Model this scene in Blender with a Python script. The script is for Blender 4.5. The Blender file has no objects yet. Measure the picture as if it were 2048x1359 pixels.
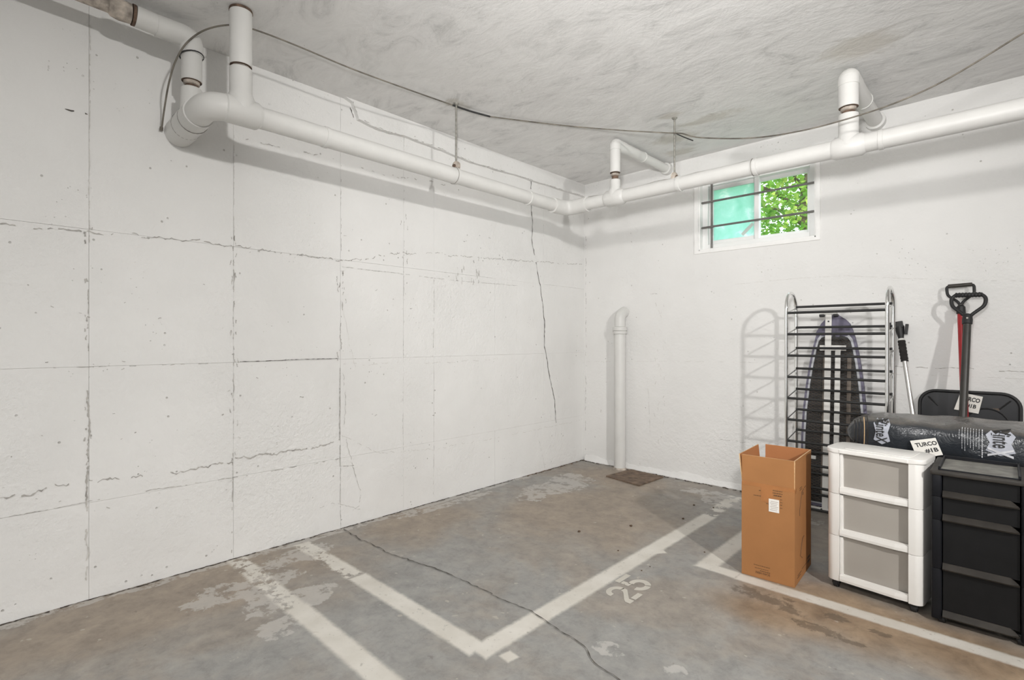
import bpy, bmesh, math, random
from mathutils import Vector, Matrix, noise as mnoise

# ------------------------------------------------------------------ camera, world, lights, exposure
scene = bpy.context.scene
COL = scene.collection
random.seed(7)
F, PCX, PCY = 1040.0, 1024.0, 679.5          # focal length and centre for a 2048 x 1359 frame
YAW = math.atan2(986, F)
CAM = Vector((3.1245, -4.3658, 1.22))
FW = Vector((-math.sin(YAW), math.cos(YAW), 0)); RT = Vector((math.cos(YAW), math.sin(YAW), 0)); UP = Vector((0, 0, 1))
H = 2.792                                     # ceiling height
cd = bpy.data.cameras.new('camera'); cd.sensor_width = 36; cd.lens = 36 * F / 2048; cd.clip_start = 0.05
co = bpy.data.objects.new('camera', cd); COL.objects.link(co)
co.location = CAM; co.rotation_euler = (math.pi / 2, 0, YAW); scene.camera = co

w = bpy.data.worlds.new('sky'); scene.world = w; w.use_nodes = True
nt = w.node_tree; bg = nt.nodes['Background']
bg.inputs[0].default_value = (0.78, 0.90, 1.0, 1); bg.inputs[1].default_value = 3.6

def sun(name, rot, strength, col, angle):
    d = bpy.data.lights.new(name, 'SUN'); d.energy = strength; d.color = col; d.angle = angle
    o = bpy.data.objects.new(name, d); COL.objects.link(o); o.rotation_euler = rot; return o
sun('sun', (math.radians(42), 0, math.radians(25)), 3.5, (1, 0.95, 0.85), 0.01)

def lamp(name, loc, power, col, sx, sy, aim=None):
    d = bpy.data.lights.new(name, 'AREA'); d.energy = power; d.color = col
    d.shape = 'RECTANGLE'; d.size = sx; d.size_y = sy
    o = bpy.data.objects.new(name, d); COL.objects.link(o); o.location = loc
    if aim is not None:
        o.rotation_euler = (Vector(aim) - Vector(loc)).to_track_quat('-Z', 'Y').to_euler()
    return o
WARM = (1.0, 0.978, 0.95)
lamp('ceiling_lamp_right', (5.6, -3.9, 2.70), 47, WARM, 0.16, 0.16, (0.4, -1.7, 0.0)).data.spread = math.radians(98)
lamp('ceiling_lamp_behind', (2.9, -5.9, 2.70), 60, WARM, 1.2, 0.3)
lamp('ceiling_lamp_end', (7.6, -2.7, 2.58), 8, WARM, 0.2, 0.2, (0.0, -2.5, 1.6))
lamp('rear_fill', (4.6, -8.38, 1.12), 36, (0.98, 0.99, 1.0), 4.6, 2.15, (4.6, 0, 1.12))  # broad unseen fill added behind the camera, brightens the ceiling
lamp('ceiling_fill', (3.0, -4.3, 1.75), 28, (1, 0.985, 0.97), 0.2, 0.2, (1.7, -1.0, 2.79)).data.spread = math.radians(100)  # unseen fill added beside the camera, aimed up to lift the ceiling
vs = scene.view_settings
scene.display_settings.display_device = 'sRGB'
vs.view_transform = 'Standard'; vs.look = 'None'; vs.exposure = 0.0; vs.gamma = 1.0; vs.use_curve_mapping = False

# ------------------------------------------------------------------ survey helpers: a sight line met with a real plane of the room
def ray(x, y): return FW + RT * ((x - PCX) / F) - UP * ((y - PCY) / F)
def onplane(x, y, axis, v):
    r = ray(x, y); return CAM + r * ((v - CAM[axis]) / r[axis])
def fl(x, y, z=0.0): return onplane(x, y, 2, z)
def lw(x, y, o=0.0): return onplane(x, y, 0, o)
def bw(x, y, o=0.0): return onplane(x, y, 1, o)

# ------------------------------------------------------------------ materials
MATS = {}
def N(nt, typ, **kw):
    n = nt.nodes.new(typ)
    for k, v in kw.items(): setattr(n, k, v)
    return n
def setin(n, **kw):
    for k, v in kw.items(): n.inputs[k.replace('_', ' ')].default_value = v
def new_mat(name):
    m = bpy.data.materials.new(name); m.use_nodes = True
    nt = m.node_tree; b = nt.nodes['Principled BSDF']; MATS[name] = m
    return m, nt, b
def coords(nt): return N(nt, 'ShaderNodeTexCoord').outputs['Object']
def noise(nt, vec, scale, detail=4, rough=0.55, dist=0.0):
    n = N(nt, 'ShaderNodeTexNoise'); n.inputs['Scale'].default_value = scale; n.inputs['Detail'].default_value = detail
    n.inputs['Roughness'].default_value = rough; n.inputs['Distortion'].default_value = dist
    nt.links.new(vec, n.inputs['Vector']); return n.outputs['Fac']
def ramp(nt, fac, stops):
    r = N(nt, 'ShaderNodeValToRGB'); e = r.color_ramp.elements
    while len(e) < len(stops): e.new(0.5)
    for i, (p, c) in enumerate(stops):
        e[i].position = p; e[i].color = c if len(c) == 4 else (*c, 1)
    nt.links.new(fac, r.inputs[0]); return r.outputs[0]
def sstep(nt, v, a, b):
    n = N(nt, 'ShaderNodeMapRange', interpolation_type='SMOOTHSTEP'); n.clamp = True
    n.inputs[1].default_value = a; n.inputs[2].default_value = b
    nt.links.new(v, n.inputs[0]); return n.outputs[0]
def math_(nt, op, a, b=None):
    n = N(nt, 'ShaderNodeMath', operation=op)
    for i, v in enumerate((a, b)):
        if v is None: continue
        if isinstance(v, (int, float)): n.inputs[i].default_value = v
        else: nt.links.new(v, n.inputs[i])
    return n.outputs[0]
def mix(nt, fac, a, b, mode='MIX'):
    n = N(nt, 'ShaderNodeMix', data_type='RGBA', blend_type=mode)
    for s, v in ((0, fac), (6, a), (7, b)):
        if isinstance(v, (int, float)): n.inputs[s].default_value = v
        elif isinstance(v, tuple): n.inputs[s].default_value = v if len(v) == 4 else (*v, 1)
        else: nt.links.new(v, n.inputs[s])
    return n.outputs[2]
def bump(nt, b, h, strength, dist=0.01):
    n = N(nt, 'ShaderNodeBump'); n.inputs['Strength'].default_value = strength; n.inputs['Distance'].default_value = dist
    nt.links.new(h, n.inputs['Height']); nt.links.new(n.outputs[0], b.inputs['Normal'])
def simple(name, col, rough=0.5, metal=0.0, var=0.12, scale=14.0, bumps=0.0, bscale=60.0, spec=0.5):
    m, nt, b = new_mat(name); v = coords(nt)
    f = noise(nt, v, scale, 5)
    lo = tuple(c * (1 - var) for c in col); hi = tuple(min(1, c * (1 + var)) for c in col)
    nt.links.new(ramp(nt, f, [(0.3, lo), (0.7, hi)]), b.inputs['Base Color'])
    b.inputs['Roughness'].default_value = rough; b.inputs['Metallic'].default_value = metal
    b.inputs['Specular IOR Level'].default_value = spec
    if bumps: bump(nt, b, noise(nt, v, bscale, 3), bumps)
    return m

def wall_material():
    m, nt, b = new_mat('white_painted_concrete'); g = N(nt, 'ShaderNodeNewGeometry'); v = g.outputs['Position']
    big = noise(nt, v, 1.3, 3, 0.6)
    c = ramp(nt, big, [(0.3, (0.74, 0.735, 0.72)), (0.7, (0.80, 0.795, 0.78))])
    # bug holes in the cast face
    vo = N(nt, 'ShaderNodeTexVoronoi'); vo.inputs['Scale'].default_value = 16; vo.inputs['Randomness'].default_value = 1
    nt.links.new(v, vo.inputs['Vector'])
    few = sstep(nt, noise(nt, v, 5, 3), 0.50, 0.60)
    pit = math_(nt, 'MULTIPLY', sstep(nt, vo.outputs['Distance'], 0.10, 0.05), few)
    vo2 = N(nt, 'ShaderNodeTexVoronoi'); vo2.inputs['Scale'].default_value = 46; nt.links.new(v, vo2.inputs['Vector'])
    few2 = sstep(nt, noise(nt, v, 3.1, 4, 0.6), 0.56, 0.7)
    pit2 = math_(nt, 'MULTIPLY', sstep(nt, vo2.outputs['Distance'], 0.15, 0.08), few2)
    pits = math_(nt, 'MAXIMUM', pit, pit2)
    c = mix(nt, math_(nt, 'MULTIPLY', pits, 0.6), c, (0.33, 0.31, 0.28))
    nt.links.new(c, b.inputs['Base Color'])
    b.inputs['Roughness'].default_value = 0.7; b.inputs['Specular IOR Level'].default_value = 0.25
    rough = sstep(nt, noise(nt, v, 1.1, 2), 0.45, 0.7)
    h = math_(nt, 'ADD', math_(nt, 'MULTIPLY', noise(nt, v, 38, 4, 0.6), math_(nt, 'ADD', 0.25, rough)), math_(nt, 'MULTIPLY', noise(nt, v, 7, 3), 1.2))
    h = math_(nt, 'SUBTRACT', h, math_(nt, 'MULTIPLY', pits, 0.8))
    bump(nt, b, h, 0.6, 0.012)
    return m
def blob(nt, v, cx, cy, rx, ry, soft, nz, amount):
    """irregular patch of a given place and size"""
    mp = N(nt, 'ShaderNodeMapping', vector_type='TEXTURE'); mp.inputs['Location'].default_value = (cx, cy, 0)
    mp.inputs['Scale'].default_value = (rx, ry, 1e3); nt.links.new(v, mp.inputs[0])
    ln = N(nt, 'ShaderNodeVectorMath', operation='LENGTH'); nt.links.new(mp.outputs[0], ln.inputs[0])
    d = math_(nt, 'ADD', ln.outputs['Value'], math_(nt, 'MULTIPLY', math_(nt, 'SUBTRACT', nz, 0.5), amount))
    return sstep(nt, d, 1.0, 1.0 - soft)
def blobs(nt, v, lst, soft, nz, amount):
    r = None
    for cx, cy, rx, ry in lst:
        m = blob(nt, v, cx, cy, rx, ry, soft, nz, amount)
        r = m if r is None else math_(nt, 'MAXIMUM', r, m)
    return r
def ceiling_material():
    m, nt, b = new_mat('grey_trowelled_plaster'); v = coords(nt)
    mp = N(nt, 'ShaderNodeMapping'); mp.inputs['Rotation'].default_value = (0, 0, 0.75); mp.inputs['Scale'].default_value = (1.0, 1.9, 1)
    nt.links.new(v, mp.inputs[0]); s = mp.outputs[0]
    a = noise(nt, s, 2.6, 7, 0.72, 1.6)
    d = noise(nt, v, 0.9, 4, 0.6, 0.8)
    c = ramp(nt, a, [(0.28, (0.52, 0.52, 0.51)), (0.46, (0.74, 0.735, 0.725)), (0.70, (0.84, 0.835, 0.825))])
    c = mix(nt, math_(nt, 'MULTIPLY', sstep(nt, d, 0.42, 0.62), 0.55), c, (0.82, 0.815, 0.80))
    st = blobs(nt, v, [(1.62, -0.72, 0.30, 0.10), (1.25, -0.55, 0.22, 0.12), (1.15, -0.25, 0.16, 0.10), (2.55, -1.05, 0.22, 0.2), (0.47, -2.1, 0.07, 0.12), (1.42, -0.95, 0.10, 0.06)], 0.6, a, 1.6)
    c = mix(nt, math_(nt, 'MULTIPLY', st, 0.4), c, (0.47, 0.43, 0.35))
    sp = sstep(nt, noise(nt, v, 55, 3), 0.70, 0.76)
    c = mix(nt, math_(nt, 'MULTIPLY', sp, 0.4), c, (0.3, 0.3, 0.29))
    nt.links.new(c, b.inputs['Base Color']); b.inputs['Roughness'].default_value = 0.8
    b.inputs['Specular IOR Level'].default_value = 0.2
    h = math_(nt, 'ADD', noise(nt, s, 5, 5, 0.65, 1.0), math_(nt, 'MULTIPLY', noise(nt, v, 45, 4), 0.35))
    bump(nt, b, h, 0.5, 0.009)
    return m
def floor_material():
    m, nt, b = new_mat('worn_painted_floor'); v = N(nt, 'ShaderNodeNewGeometry').outputs['Position']
    nA = noise(nt, v, 1.2, 5, 0.62, 0.4); nB = noise(nt, v, 5.5, 6, 0.66, 0.5); nC = noise(nt, v, 26, 5, 0.6)
    paint = ramp(nt, nB, [(0.3, (0.265, 0.262, 0.252)), (0.7, (0.355, 0.352, 0.338))])
    brown = ramp(nt, nB, [(0.3, (0.245, 0.195, 0.15)), (0.7, (0.385, 0.315, 0.245))])
    # bare, brown concrete where the paint has gone
    bl = blobs(nt, v, [(0.25, -3.6, 0.75, 1.3), (0.25, -2.2, 0.5, 0.8), (1.0, -1.3, 1.0, 1.2), (0.6, -0.4, 1.3, 0.5), (2.6, -1.65, 0.75, 0.42), (3.3, -1.6, 0.8, 0.35)], 0.7, nA, 1.4)
    wear = math_(nt, 'MAXIMUM', bl, math_(nt, 'MULTIPLY', sstep(nt, nA, 0.44, 0.62), 0.6))
    c = mix(nt, math_(nt, 'MULTIPLY', wear, 0.8), paint, brown)
    warm_light = blobs(nt, v, [(2.75, -1.66, 0.85, 0.36), (2.35, -1.9, 0.4, 0.22), (3.3, -1.75, 0.7, 0.3)], 0.75, nA, 0.9)  # warm light around the carts, put into the floor colour
    c = mix(nt, math_(nt, 'MULTIPLY', warm_light, 0.75), c, ramp(nt, nB, [(0.3, (0.235, 0.155, 0.09)), (0.7, (0.40, 0.285, 0.18))]))
    fine = noise(nt, v, 14, 6, 0.75, 0.3)
    c = mix(nt, 0.55, c, ramp(nt, fine, [(0.3, (0.62,) * 3), (0.5, (1.0,) * 3), (0.7, (1.25, 1.22, 1.18))]), 'MULTIPLY')
    # remnants of pale paint
    pale = blobs(nt, v, [(0.42, -0.98, 0.17, 0.42), (0.30, -0.72, 0.10, 0.22), (0.70, -3.25, 0.10, 0.16), (0.62, -3.42, 0.17, 0.08), (0.9, -3.42, .09, .12), (0.42, -3.42, 0.12, 0.25), (0.22, -3.05, .10, .22), (1.75, -0.42, 0.42, 0.12), (1.55, -0.3, 0.35, 0.10), (2.25, -2.55, 0.05, 0.05), (1.98, -2.62, 0.06, 0.05), (0.12, -1.9, 0.05, 0.5), (0.02, -2.6, 0.05, 2.2)], 0.10, nB, 2.6)
    pale = math_(nt, 'MULTIPLY', pale, sstep(nt, noise(nt, v, 11, 6, 0.7), 0.42, 0.50))
    c = mix(nt, math_(nt, 'MULTIPLY', pale, 0.55), c, (0.58, 0.56, 0.53))
    # dark drips beside the painted line
    dark = blobs(nt, v, [(2.30, -1.76, 0.13, 0.05), (2.42, -1.80, 0.07, 0.04), (2.58, -1.72, 0.06, 0.035), (2.55, -1.88, 0.10, 0.04), (2.2, -1.72, .05, .04), (2.38, -1.70, .04, .02), (2.75, -1.74, .05, .02), (2.68, -1.9, .04, .02)], 0.45, fine, 3.4)
    c = mix(nt, math_(nt, 'MULTIPLY', dark, 0.55), c, (0.10, 0.075, 0.053))
    # white bay lines, sound and worn
    fz = noise(nt, v, 30, 5, 0.7)
    sound = stripes(nt, v, LINES, fz); worn = math_(nt, 'MULTIPLY', stripes(nt, v, WORN, fz), sstep(nt, noise(nt, v, 9, 6, 0.72), 0.45, 0.52))
    thin = sstep(nt, noise(nt, v, 13, 6, 0.75), 0.30, 0.42); spk = sstep(nt, noise(nt, v, 60, 3), 0.72, 0.67)
    sound = math_(nt, 'MULTIPLY', sound, math_(nt, 'MULTIPLY', math_(nt, 'ADD', 0.35, math_(nt, 'MULTIPLY', thin, 0.65)), math_(nt, 'ADD', 0.5, math_(nt, 'MULTIPLY', spk, 0.5))))
    white = ramp(nt, noise(nt, v, 6, 6), [(0.3, (0.62, 0.59, 0.53)), (0.7, (0.74, 0.715, 0.66))])
    c = mix(nt, math_(nt, 'MULTIPLY', math_(nt, 'MAXIMUM', sound, worn), 0.93), c, white)
    # chips and grit
    chips = sstep(nt, noise(nt, v, 19, 2, 0.5), 0.70, 0.73)
    c = mix(nt, math_(nt, 'MULTIPLY', chips, 0.5), c, (0.52, 0.48, 0.42))
    grit = sstep(nt, nC, 0.64, 0.72)
    c = mix(nt, math_(nt, 'MULTIPLY', grit, 0.35), c, (0.12, 0.10, 0.085))
    nt.links.new(c, b.inputs['Base Color'])
    nt.links.new(ramp(nt, nB, [(0.3, (0.42,) * 3), (0.7, (0.62,) * 3)]), b.inputs['Roughness'])
    b.inputs['Specular IOR Level'].default_value = 0.35
    bump(nt, b, math_(nt, 'ADD', math_(nt, 'MULTIPLY', nC, 0.4), nB), 0.12, 0.006)
    return m
def stripes(nt, v, segs, nz):
    """sprayed stripes: (a, b, width) each fuzzy at the rim"""
    res = None
    for (ax, ay), (bx_, by), wd in segs:
        L = math.hypot(bx_ - ax, by - ay); mp = N(nt, 'ShaderNodeMapping', vector_type='TEXTURE')
        mp.inputs['Location'].default_value = ((ax + bx_) / 2, (ay + by) / 2, 0); mp.inputs['Rotation'].default_value = (0, 0, math.atan2(by - ay, bx_ - ax)); mp.inputs['Scale'].default_value = (L / 2, wd / 2, 1)
        nt.links.new(v, mp.inputs[0]); sx = N(nt, 'ShaderNodeSeparateXYZ'); nt.links.new(mp.outputs[0], sx.inputs[0])
        ex = math_(nt, 'MULTIPLY', math_(nt, 'SUBTRACT', 1.0, math_(nt, 'ABSOLUTE', sx.outputs[0])), L / wd)
        ey = math_(nt, 'SUBTRACT', 1.0, math_(nt, 'ABSOLUTE', sx.outputs[1]))
        m = sstep(nt, math_(nt, 'ADD', math_(nt, 'MINIMUM', ex, ey), math_(nt, 'MULTIPLY', math_(nt, 'SUBTRACT', nz, 0.5), 0.35)), 0.0, 0.42)
        res = m if res is None else math_(nt, 'MAXIMUM', res, m)
    return res
def line_material(name, col, wear_lo, wear_hi, edge=0.22):
    """sprayed floor paint: fuzzy at the edges, worn through in places"""
    m, nt, b = new_mat(name); uv = N(nt, 'ShaderNodeUVMap').outputs[0]
    sx = N(nt, 'ShaderNodeSeparateXYZ'); nt.links.new(uv, sx.inputs[0])
    v = N(nt, 'ShaderNodeNewGeometry').outputs['Position']
    e = math_(nt, 'SUBTRACT', 1.0, math_(nt, 'ABSOLUTE', math_(nt, 'SUBTRACT', math_(nt, 'MULTIPLY', sx.outputs[0], 2.0), 1.0)))
    e2 = math_(nt, 'MULTIPLY', sx.outputs[1], 2.0)
    e = math_(nt, 'MINIMUM', e, e2)
    fuzz = sstep(nt, math_(nt, 'ADD', e, math_(nt, 'MULTIPLY', math_(nt, 'SUBTRACT', noise(nt, v, 30, 5, 0.7), 0.5), 0.25)), 0.0, edge + 0.22)
    wear = sstep(nt, noise(nt, v, 9, 9, 0.72), wear_lo, wear_hi)
    specks = sstep(nt, noise(nt, v, 48, 3), 0.74, 0.69)
    a = math_(nt, 'MULTIPLY', math_(nt, 'MULTIPLY', fuzz, wear), math_(nt, 'ADD', 0.55, math_(nt, 'MULTIPLY', specks, 0.45)))
    dirt = ramp(nt, noise(nt, v, 6, 6), [(0.3, tuple(x * 0.85 for x in col)), (0.7, col)])
    nt.links.new(dirt, b.inputs['Base Color']); b.inputs['Roughness'].default_value = 0.6
    nt.links.new(math_(nt, 'MULTIPLY', a, 0.93), b.inputs['Alpha'])
    return m
def pf(x, y): p = fl(x, y); return (p.x, p.y)
W_ = 0.122
LINES = [(pf(590, 1210), pf(800, 1385), W_), (pf(712, 1150), pf(962, 1302), W_), (pf(950, 1309), pf(1420, 1030), W_), (pf(1405, 1137), pf(1560, 1020), W_ * 1.05),
         (pf(1404, 1128), pf(1480, 1152), W_ * 0.85), (pf(1470, 1150), pf(2130, 1352), W_ * 0.85), (pf(1004, 1319), pf(1032, 1305), 0.07), (pf(1300, 1104), pf(1332, 1102), 0.06)]
WORN = [(pf(470, 1115), pf(600, 1222), W_), (pf(600, 1085), pf(712, 1152), W_), (pf(1400, 1042), pf(1475, 992), W_), (pf(545, 1206), pf(590, 1188), 0.09)]
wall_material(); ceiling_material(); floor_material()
line_material('floor_line_paint', (0.66, 0.63, 0.56), 0.28, 0.36)
simple('crack_dark', (0.10, 0.09, 0.08), 0.9, var=0.4, scale=30)
simple('seam_grey', (0.42, 0.405, 0.38), 0.9, var=0.3, scale=25)
simple('seam_faint', (0.60, 0.585, 0.555), 0.9, var=0.1, scale=25)
simple('white_pipe_paint', (0.66, 0.655, 0.635), 0.45, var=0.05, scale=5, bumps=0.10, bscale=25)
simple('white_lagging', (0.68, 0.675, 0.655), 0.55, var=0.04, scale=4, bumps=0.08, bscale=18)
simple('rusty_iron', (0.13, 0.085, 0.06), 0.85, var=0.6, scale=35, bumps=0.6, bscale=70)
simple('flaky_pipe', (0.42, 0.37, 0.32), 0.8, var=0.55, scale=22, bumps=0.6, bscale=40)
simple('joint_shadow_grey', (0.30, 0.29, 0.27), 0.8, var=0.3)
simple('galvanised_rod', (0.33, 0.32, 0.29), 0.5, 0.6, var=0.35, scale=40)
simple('old_cable', (0.16, 0.145, 0.12), 0.7, var=0.7, scale=9)
simple('black_cable', (0.03, 0.03, 0.03), 0.6)
simple('vinyl_white', (0.86, 0.86, 0.85), 0.35, var=0.02)
simple('reveal_white', (0.88, 0.875, 0.86), 0.6, var=0.03, bumps=0.15)
simple('bar_iron', (0.20, 0.19, 0.18), 0.55, 0.4, var=0.15)
simple('rust_plate', (0.17, 0.12, 0.085), 0.8, 0.1, var=0.45, scale=16, bumps=0.5, bscale=50)
simple('rust_plate_edge', (0.05, 0.035, 0.025), 0.85, var=0.4)
simple('cardboard', (0.37, 0.172, 0.066), 0.75, var=0.06, scale=7, spec=0.25, bumps=0.04, bscale=40)
simple('cardboard_inside', (0.42, 0.18, 0.075), 0.8, var=0.06, scale=7, spec=0.2)
simple('cardboard_edge', (0.62, 0.42, 0.23), 0.85, var=0.15, scale=60)
simple('brown_tape', (0.40, 0.17, 0.06), 0.3, var=0.1)
simple('box_print', (0.09, 0.045, 0.02), 0.7)
simple('paper_white', (0.80, 0.78, 0.73), 0.7, var=0.03)
simple('label_white', (0.82, 0.80, 0.76), 0.6, var=0.05)
simple('ink_black', (0.02, 0.02, 0.02), 0.6)
simple('ink_faint', (0.42, 0.36, 0.33), 0.7)
simple('white_plastic', (0.80, 0.785, 0.755), 0.33, var=0.02)
simple('black_plastic', (0.006, 0.0065, 0.009), 0.42, var=0.2, spec=0.25)
simple('dusty_black_plastic', (0.028, 0.024, 0.020), 0.5, var=0.45, scale=9)
simple('dusty_tray', (0.20, 0.195, 0.175), 0.5, var=0.4, scale=18)
simple('smoked_plastic', (0.009, 0.009, 0.0095), 0.5, var=0.15, spec=0.2)
simple('rubber_black', (0.015, 0.015, 0.016), 0.55)
simple('chrome', (0.80, 0.80, 0.79), 0.14, 1.0, var=0.02)
simple('black_tube', (0.018, 0.018, 0.018), 0.45)
simple('board_cover', (0.17, 0.16, 0.22), 0.85, var=0.2, scale=12, bumps=0.3, bscale=30)
simple('board_hem', (0.52, 0.53, 0.56), 0.85, var=0.06)
simple('board_mesh', (0.05, 0.046, 0.042), 0.6, 0.3, var=0.3, scale=30)
simple('board_rail', (0.15, 0.125, 0.105), 0.6, 0.3, var=0.3)
simple('leg_white', (0.74, 0.73, 0.70), 0.35, var=0.03)
simple('foam_grip', (0.02, 0.018, 0.017), 0.95, var=0.3, scale=40, bumps=0.5, bscale=90)
simple('aluminium', (0.72, 0.71, 0.69), 0.3, 0.9, var=0.04)
simple('red_shaft', (0.42, 0.022, 0.028), 0.35, var=0.12)
simple('dark_shaft', (0.036, 0.033, 0.029), 0.42, var=0.15)
simple('tray_black', (0.016, 0.0165, 0.019), 0.4, var=0.15, spec=0.35)
simple('logo_grey', (0.44, 0.46, 0.52), 0.45, var=0.1, scale=30)
simple('logo_white', (0.62, 0.63, 0.66), 0.45, var=0.1, scale=30)
simple('grass', (0.12, 0.22, 0.05), 0.9, var=0.4, scale=6)
simple('bark', (0.13, 0.09, 0.06), 0.9, var=0.3)
simple('sand_debris', (0.14, 0.11, 0.085), 0.9, var=0.4, scale=60)
simple('dry_leaf', (0.10, 0.06, 0.035), 0.8)
simple('clear_tape', (0.60, 0.66, 0.62), 0.4, var=0.05)
def bag_material():
    m, nt, b = new_mat('bag_film'); v = coords(nt)
    dust = sstep(nt, noise(nt, v, 6, 7, 0.65), 0.42, 0.72)
    g = N(nt, 'ShaderNodeNewGeometry'); sx = N(nt, 'ShaderNodeSeparateXYZ'); nt.links.new(g.outputs['Normal'], sx.inputs[0])
    settled = math_(nt, 'MULTIPLY', sstep(nt, sx.outputs[2], 0.45, 0.9), math_(nt, 'ADD', 0.35, math_(nt, 'MULTIPLY', dust, 0.65)))
    c = mix(nt, math_(nt, 'MULTIPLY', settled, 0.6), (0.028, 0.032, 0.038), (0.27, 0.24, 0.20))
    nt.links.new(c, b.inputs['Base Color']); b.inputs['Roughness'].default_value = 0.21
    bump(nt, b, math_(nt, 'ADD', noise(nt, v, 9, 5, 0.6, 1.5), math_(nt, 'MULTIPLY', noise(nt, v, 30, 3, 0.5, 1.0), 0.3)), 0.34, 0.02)
bag_material()
def pane_material():
    m, nt, b = new_mat('frosted_teal_pane'); v = coords(nt); nt.nodes.remove(b)
    out = nt.nodes['Material Output']
    f = noise(nt, v, 7, 6, 0.65, 0.5)
    c = ramp(nt, f, [(0.3, (0.50, 0.76, 0.67)), (0.54, (0.62, 0.82, 0.77)), (0.66, (0.92, 0.96, 0.95))])
    t = N(nt, 'ShaderNodeBsdfTranslucent'); nt.links.new(c, t.inputs[0])
    g = N(nt, 'ShaderNodeBsdfGlossy'); g.inputs['Roughness'].default_value = 0.15
    ms = N(nt, 'ShaderNodeMixShader'); ms.inputs[0].default_value = 0.06
    nt.links.new(t.outputs[0], ms.inputs[1]); nt.links.new(g.outputs[0], ms.inputs[2]); nt.links.new(ms.outputs[0], out.inputs[0])
    m, nt, b = new_mat('clear_pane'); nt.nodes.remove(b); out = nt.nodes['Material Output']
    t = N(nt, 'ShaderNodeBsdfTransparent'); t.inputs[0].default_value = (0.95, 0.98, 0.96, 1)
    g = N(nt, 'ShaderNodeBsdfGlossy'); g.inputs['Roughness'].default_value = 0.02
    ms = N(nt, 'ShaderNodeMixShader'); ms.inputs[0].default_value = 0.05
    nt.links.new(t.outputs[0], ms.inputs[1]); nt.links.new(g.outputs[0], ms.inputs[2]); nt.links.new(ms.outputs[0], out.inputs[0])
    m, nt, b = new_mat('leaf_green'); nt.nodes.remove(b); out = nt.nodes['Material Output']; v = coords(nt)
    c = ramp(nt, noise(nt, v, 2.6, 4), [(0.3, (0.12, 0.29, 0.04)), (0.5, (0.23, 0.42, 0.07)), (0.68, (0.52, 0.58, 0.14))])
    d = N(nt, 'ShaderNodeBsdfDiffuse'); t = N(nt, 'ShaderNodeBsdfTranslucent'); nt.links.new(c, d.inputs[0]); nt.links.new(c, t.inputs[0])
    ms = N(nt, 'ShaderNodeMixShader'); ms.inputs[0].default_value = 0.5
    nt.links.new(d.outputs[0], ms.inputs[1]); nt.links.new(t.outputs[0], ms.inputs[2]); nt.links.new(ms.outputs[0], out.inputs[0])
    # frosted drawer front
    m, nt, b = new_mat('frosted_drawer')
    b.inputs['Base Color'].default_value = (0.62, 0.585, 0.545, 1); b.inputs['Roughness'].default_value = 0.38
    v = coords(nt); nt.links.new(ramp(nt, noise(nt, v, 3, 3), [(0.3, (0.33, 0.305, 0.275)), (0.7, (0.375, 0.35, 0.315))]), b.inputs['Base Color'])
    bump(nt, b, noise(nt, v, 400, 2), 0.1, 0.002)
pane_material()

# ------------------------------------------------------------------ mesh helpers
def link_mesh(name, bm, mat, parent=None, smooth=False):
    me = bpy.data.meshes.new(name); bm.normal_update(); bm.to_mesh(me); bm.free()
    if isinstance(mat, str): mat = [mat]
    for k in mat: me.materials.append(MATS[k])
    if smooth:
        for p in me.polygons: p.use_smooth = True
    o = bpy.data.objects.new(name, me); COL.objects.link(o)
    if parent is not None: o.parent = parent
    return o
def tag(o, label, cat=None, group=None, kind=None):
    o['label'] = label
    if cat: o['category'] = cat
    if group: o['group'] = group
    if kind: o['kind'] = kind
    return o
def empty(name, loc, label, cat, rz=0.0, group=None, kind=None):
    o = bpy.data.objects.new(name, None); COL.objects.link(o); o.empty_display_size = 0.1
    o.location = loc; o.rotation_euler = (0, 0, rz); return tag(o, label, cat, group, kind)
def box(bm, x0, x1, y0, y1, z0, z1, bev=0.0, seg=2):
    vs_ = [bm.verts.new(p) for p in ((x0, y0, z0), (x1, y0, z0), (x1, y1, z0), (x0, y1, z0), (x0, y0, z1), (x1, y0, z1), (x1, y1, z1), (x0, y1, z1))]
    fs = [bm.faces.new([vs_[i] for i in f]) for f in ((3, 2, 1, 0), (4, 5, 6, 7), (0, 1, 5, 4), (1, 2, 6, 5), (2, 3, 7, 6), (3, 0, 4, 7))]
    if bev:
        es = {e for f in fs for e in f.edges}
        bmesh.ops.bevel(bm, geom=list(es), offset=bev, segments=seg, affect='EDGES', profile=0.5)
def bx(name, dims, mat, parent=None, bev=0.0, smooth=False):
    bm = bmesh.new(); box(bm, *dims, bev=bev); return link_mesh(name, bm, mat, parent, smooth)
def frame_at(d, prev=None):
    d = d.normalized()
    if prev is None:
        a = Vector((0, 0, 1)) if abs(d.z) < 0.9 else Vector((1, 0, 0)); n = d.cross(a).normalized()
    else: n = (prev - d * prev.dot(d)).normalized()
    return n, d.cross(n)
def sweep(bm, pts, r, seg=12, caps=True, closed=False, radii=None, flat=1.0):
    pts = [Vector(p) for p in pts]; n = len(pts); rings = []; prev = None
    for i, p in enumerate(pts):
        if closed: d = pts[(i + 1) % n] - pts[i - 1]
        else: d = pts[min(i + 1, n - 1)] - pts[max(i - 1, 0)]
        a, b = frame_at(d, prev); prev = a
        rr = radii[i] if radii else r
        rings.append([bm.verts.new(p + (a * math.cos(t) + b * math.sin(t) * flat) * rr) for t in [2 * math.pi * k / seg for k in range(seg)]])
    m = n if closed else n - 1
    for i in range(m):
        A, B = rings[i], rings[(i + 1) % n]
        for k in range(seg): bm.faces.new((A[k], A[(k + 1) % seg], B[(k + 1) % seg], B[k]))
    if caps and not closed:
        bm.faces.new(rings[0][::-1]); bm.faces.new(rings[-1])
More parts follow.
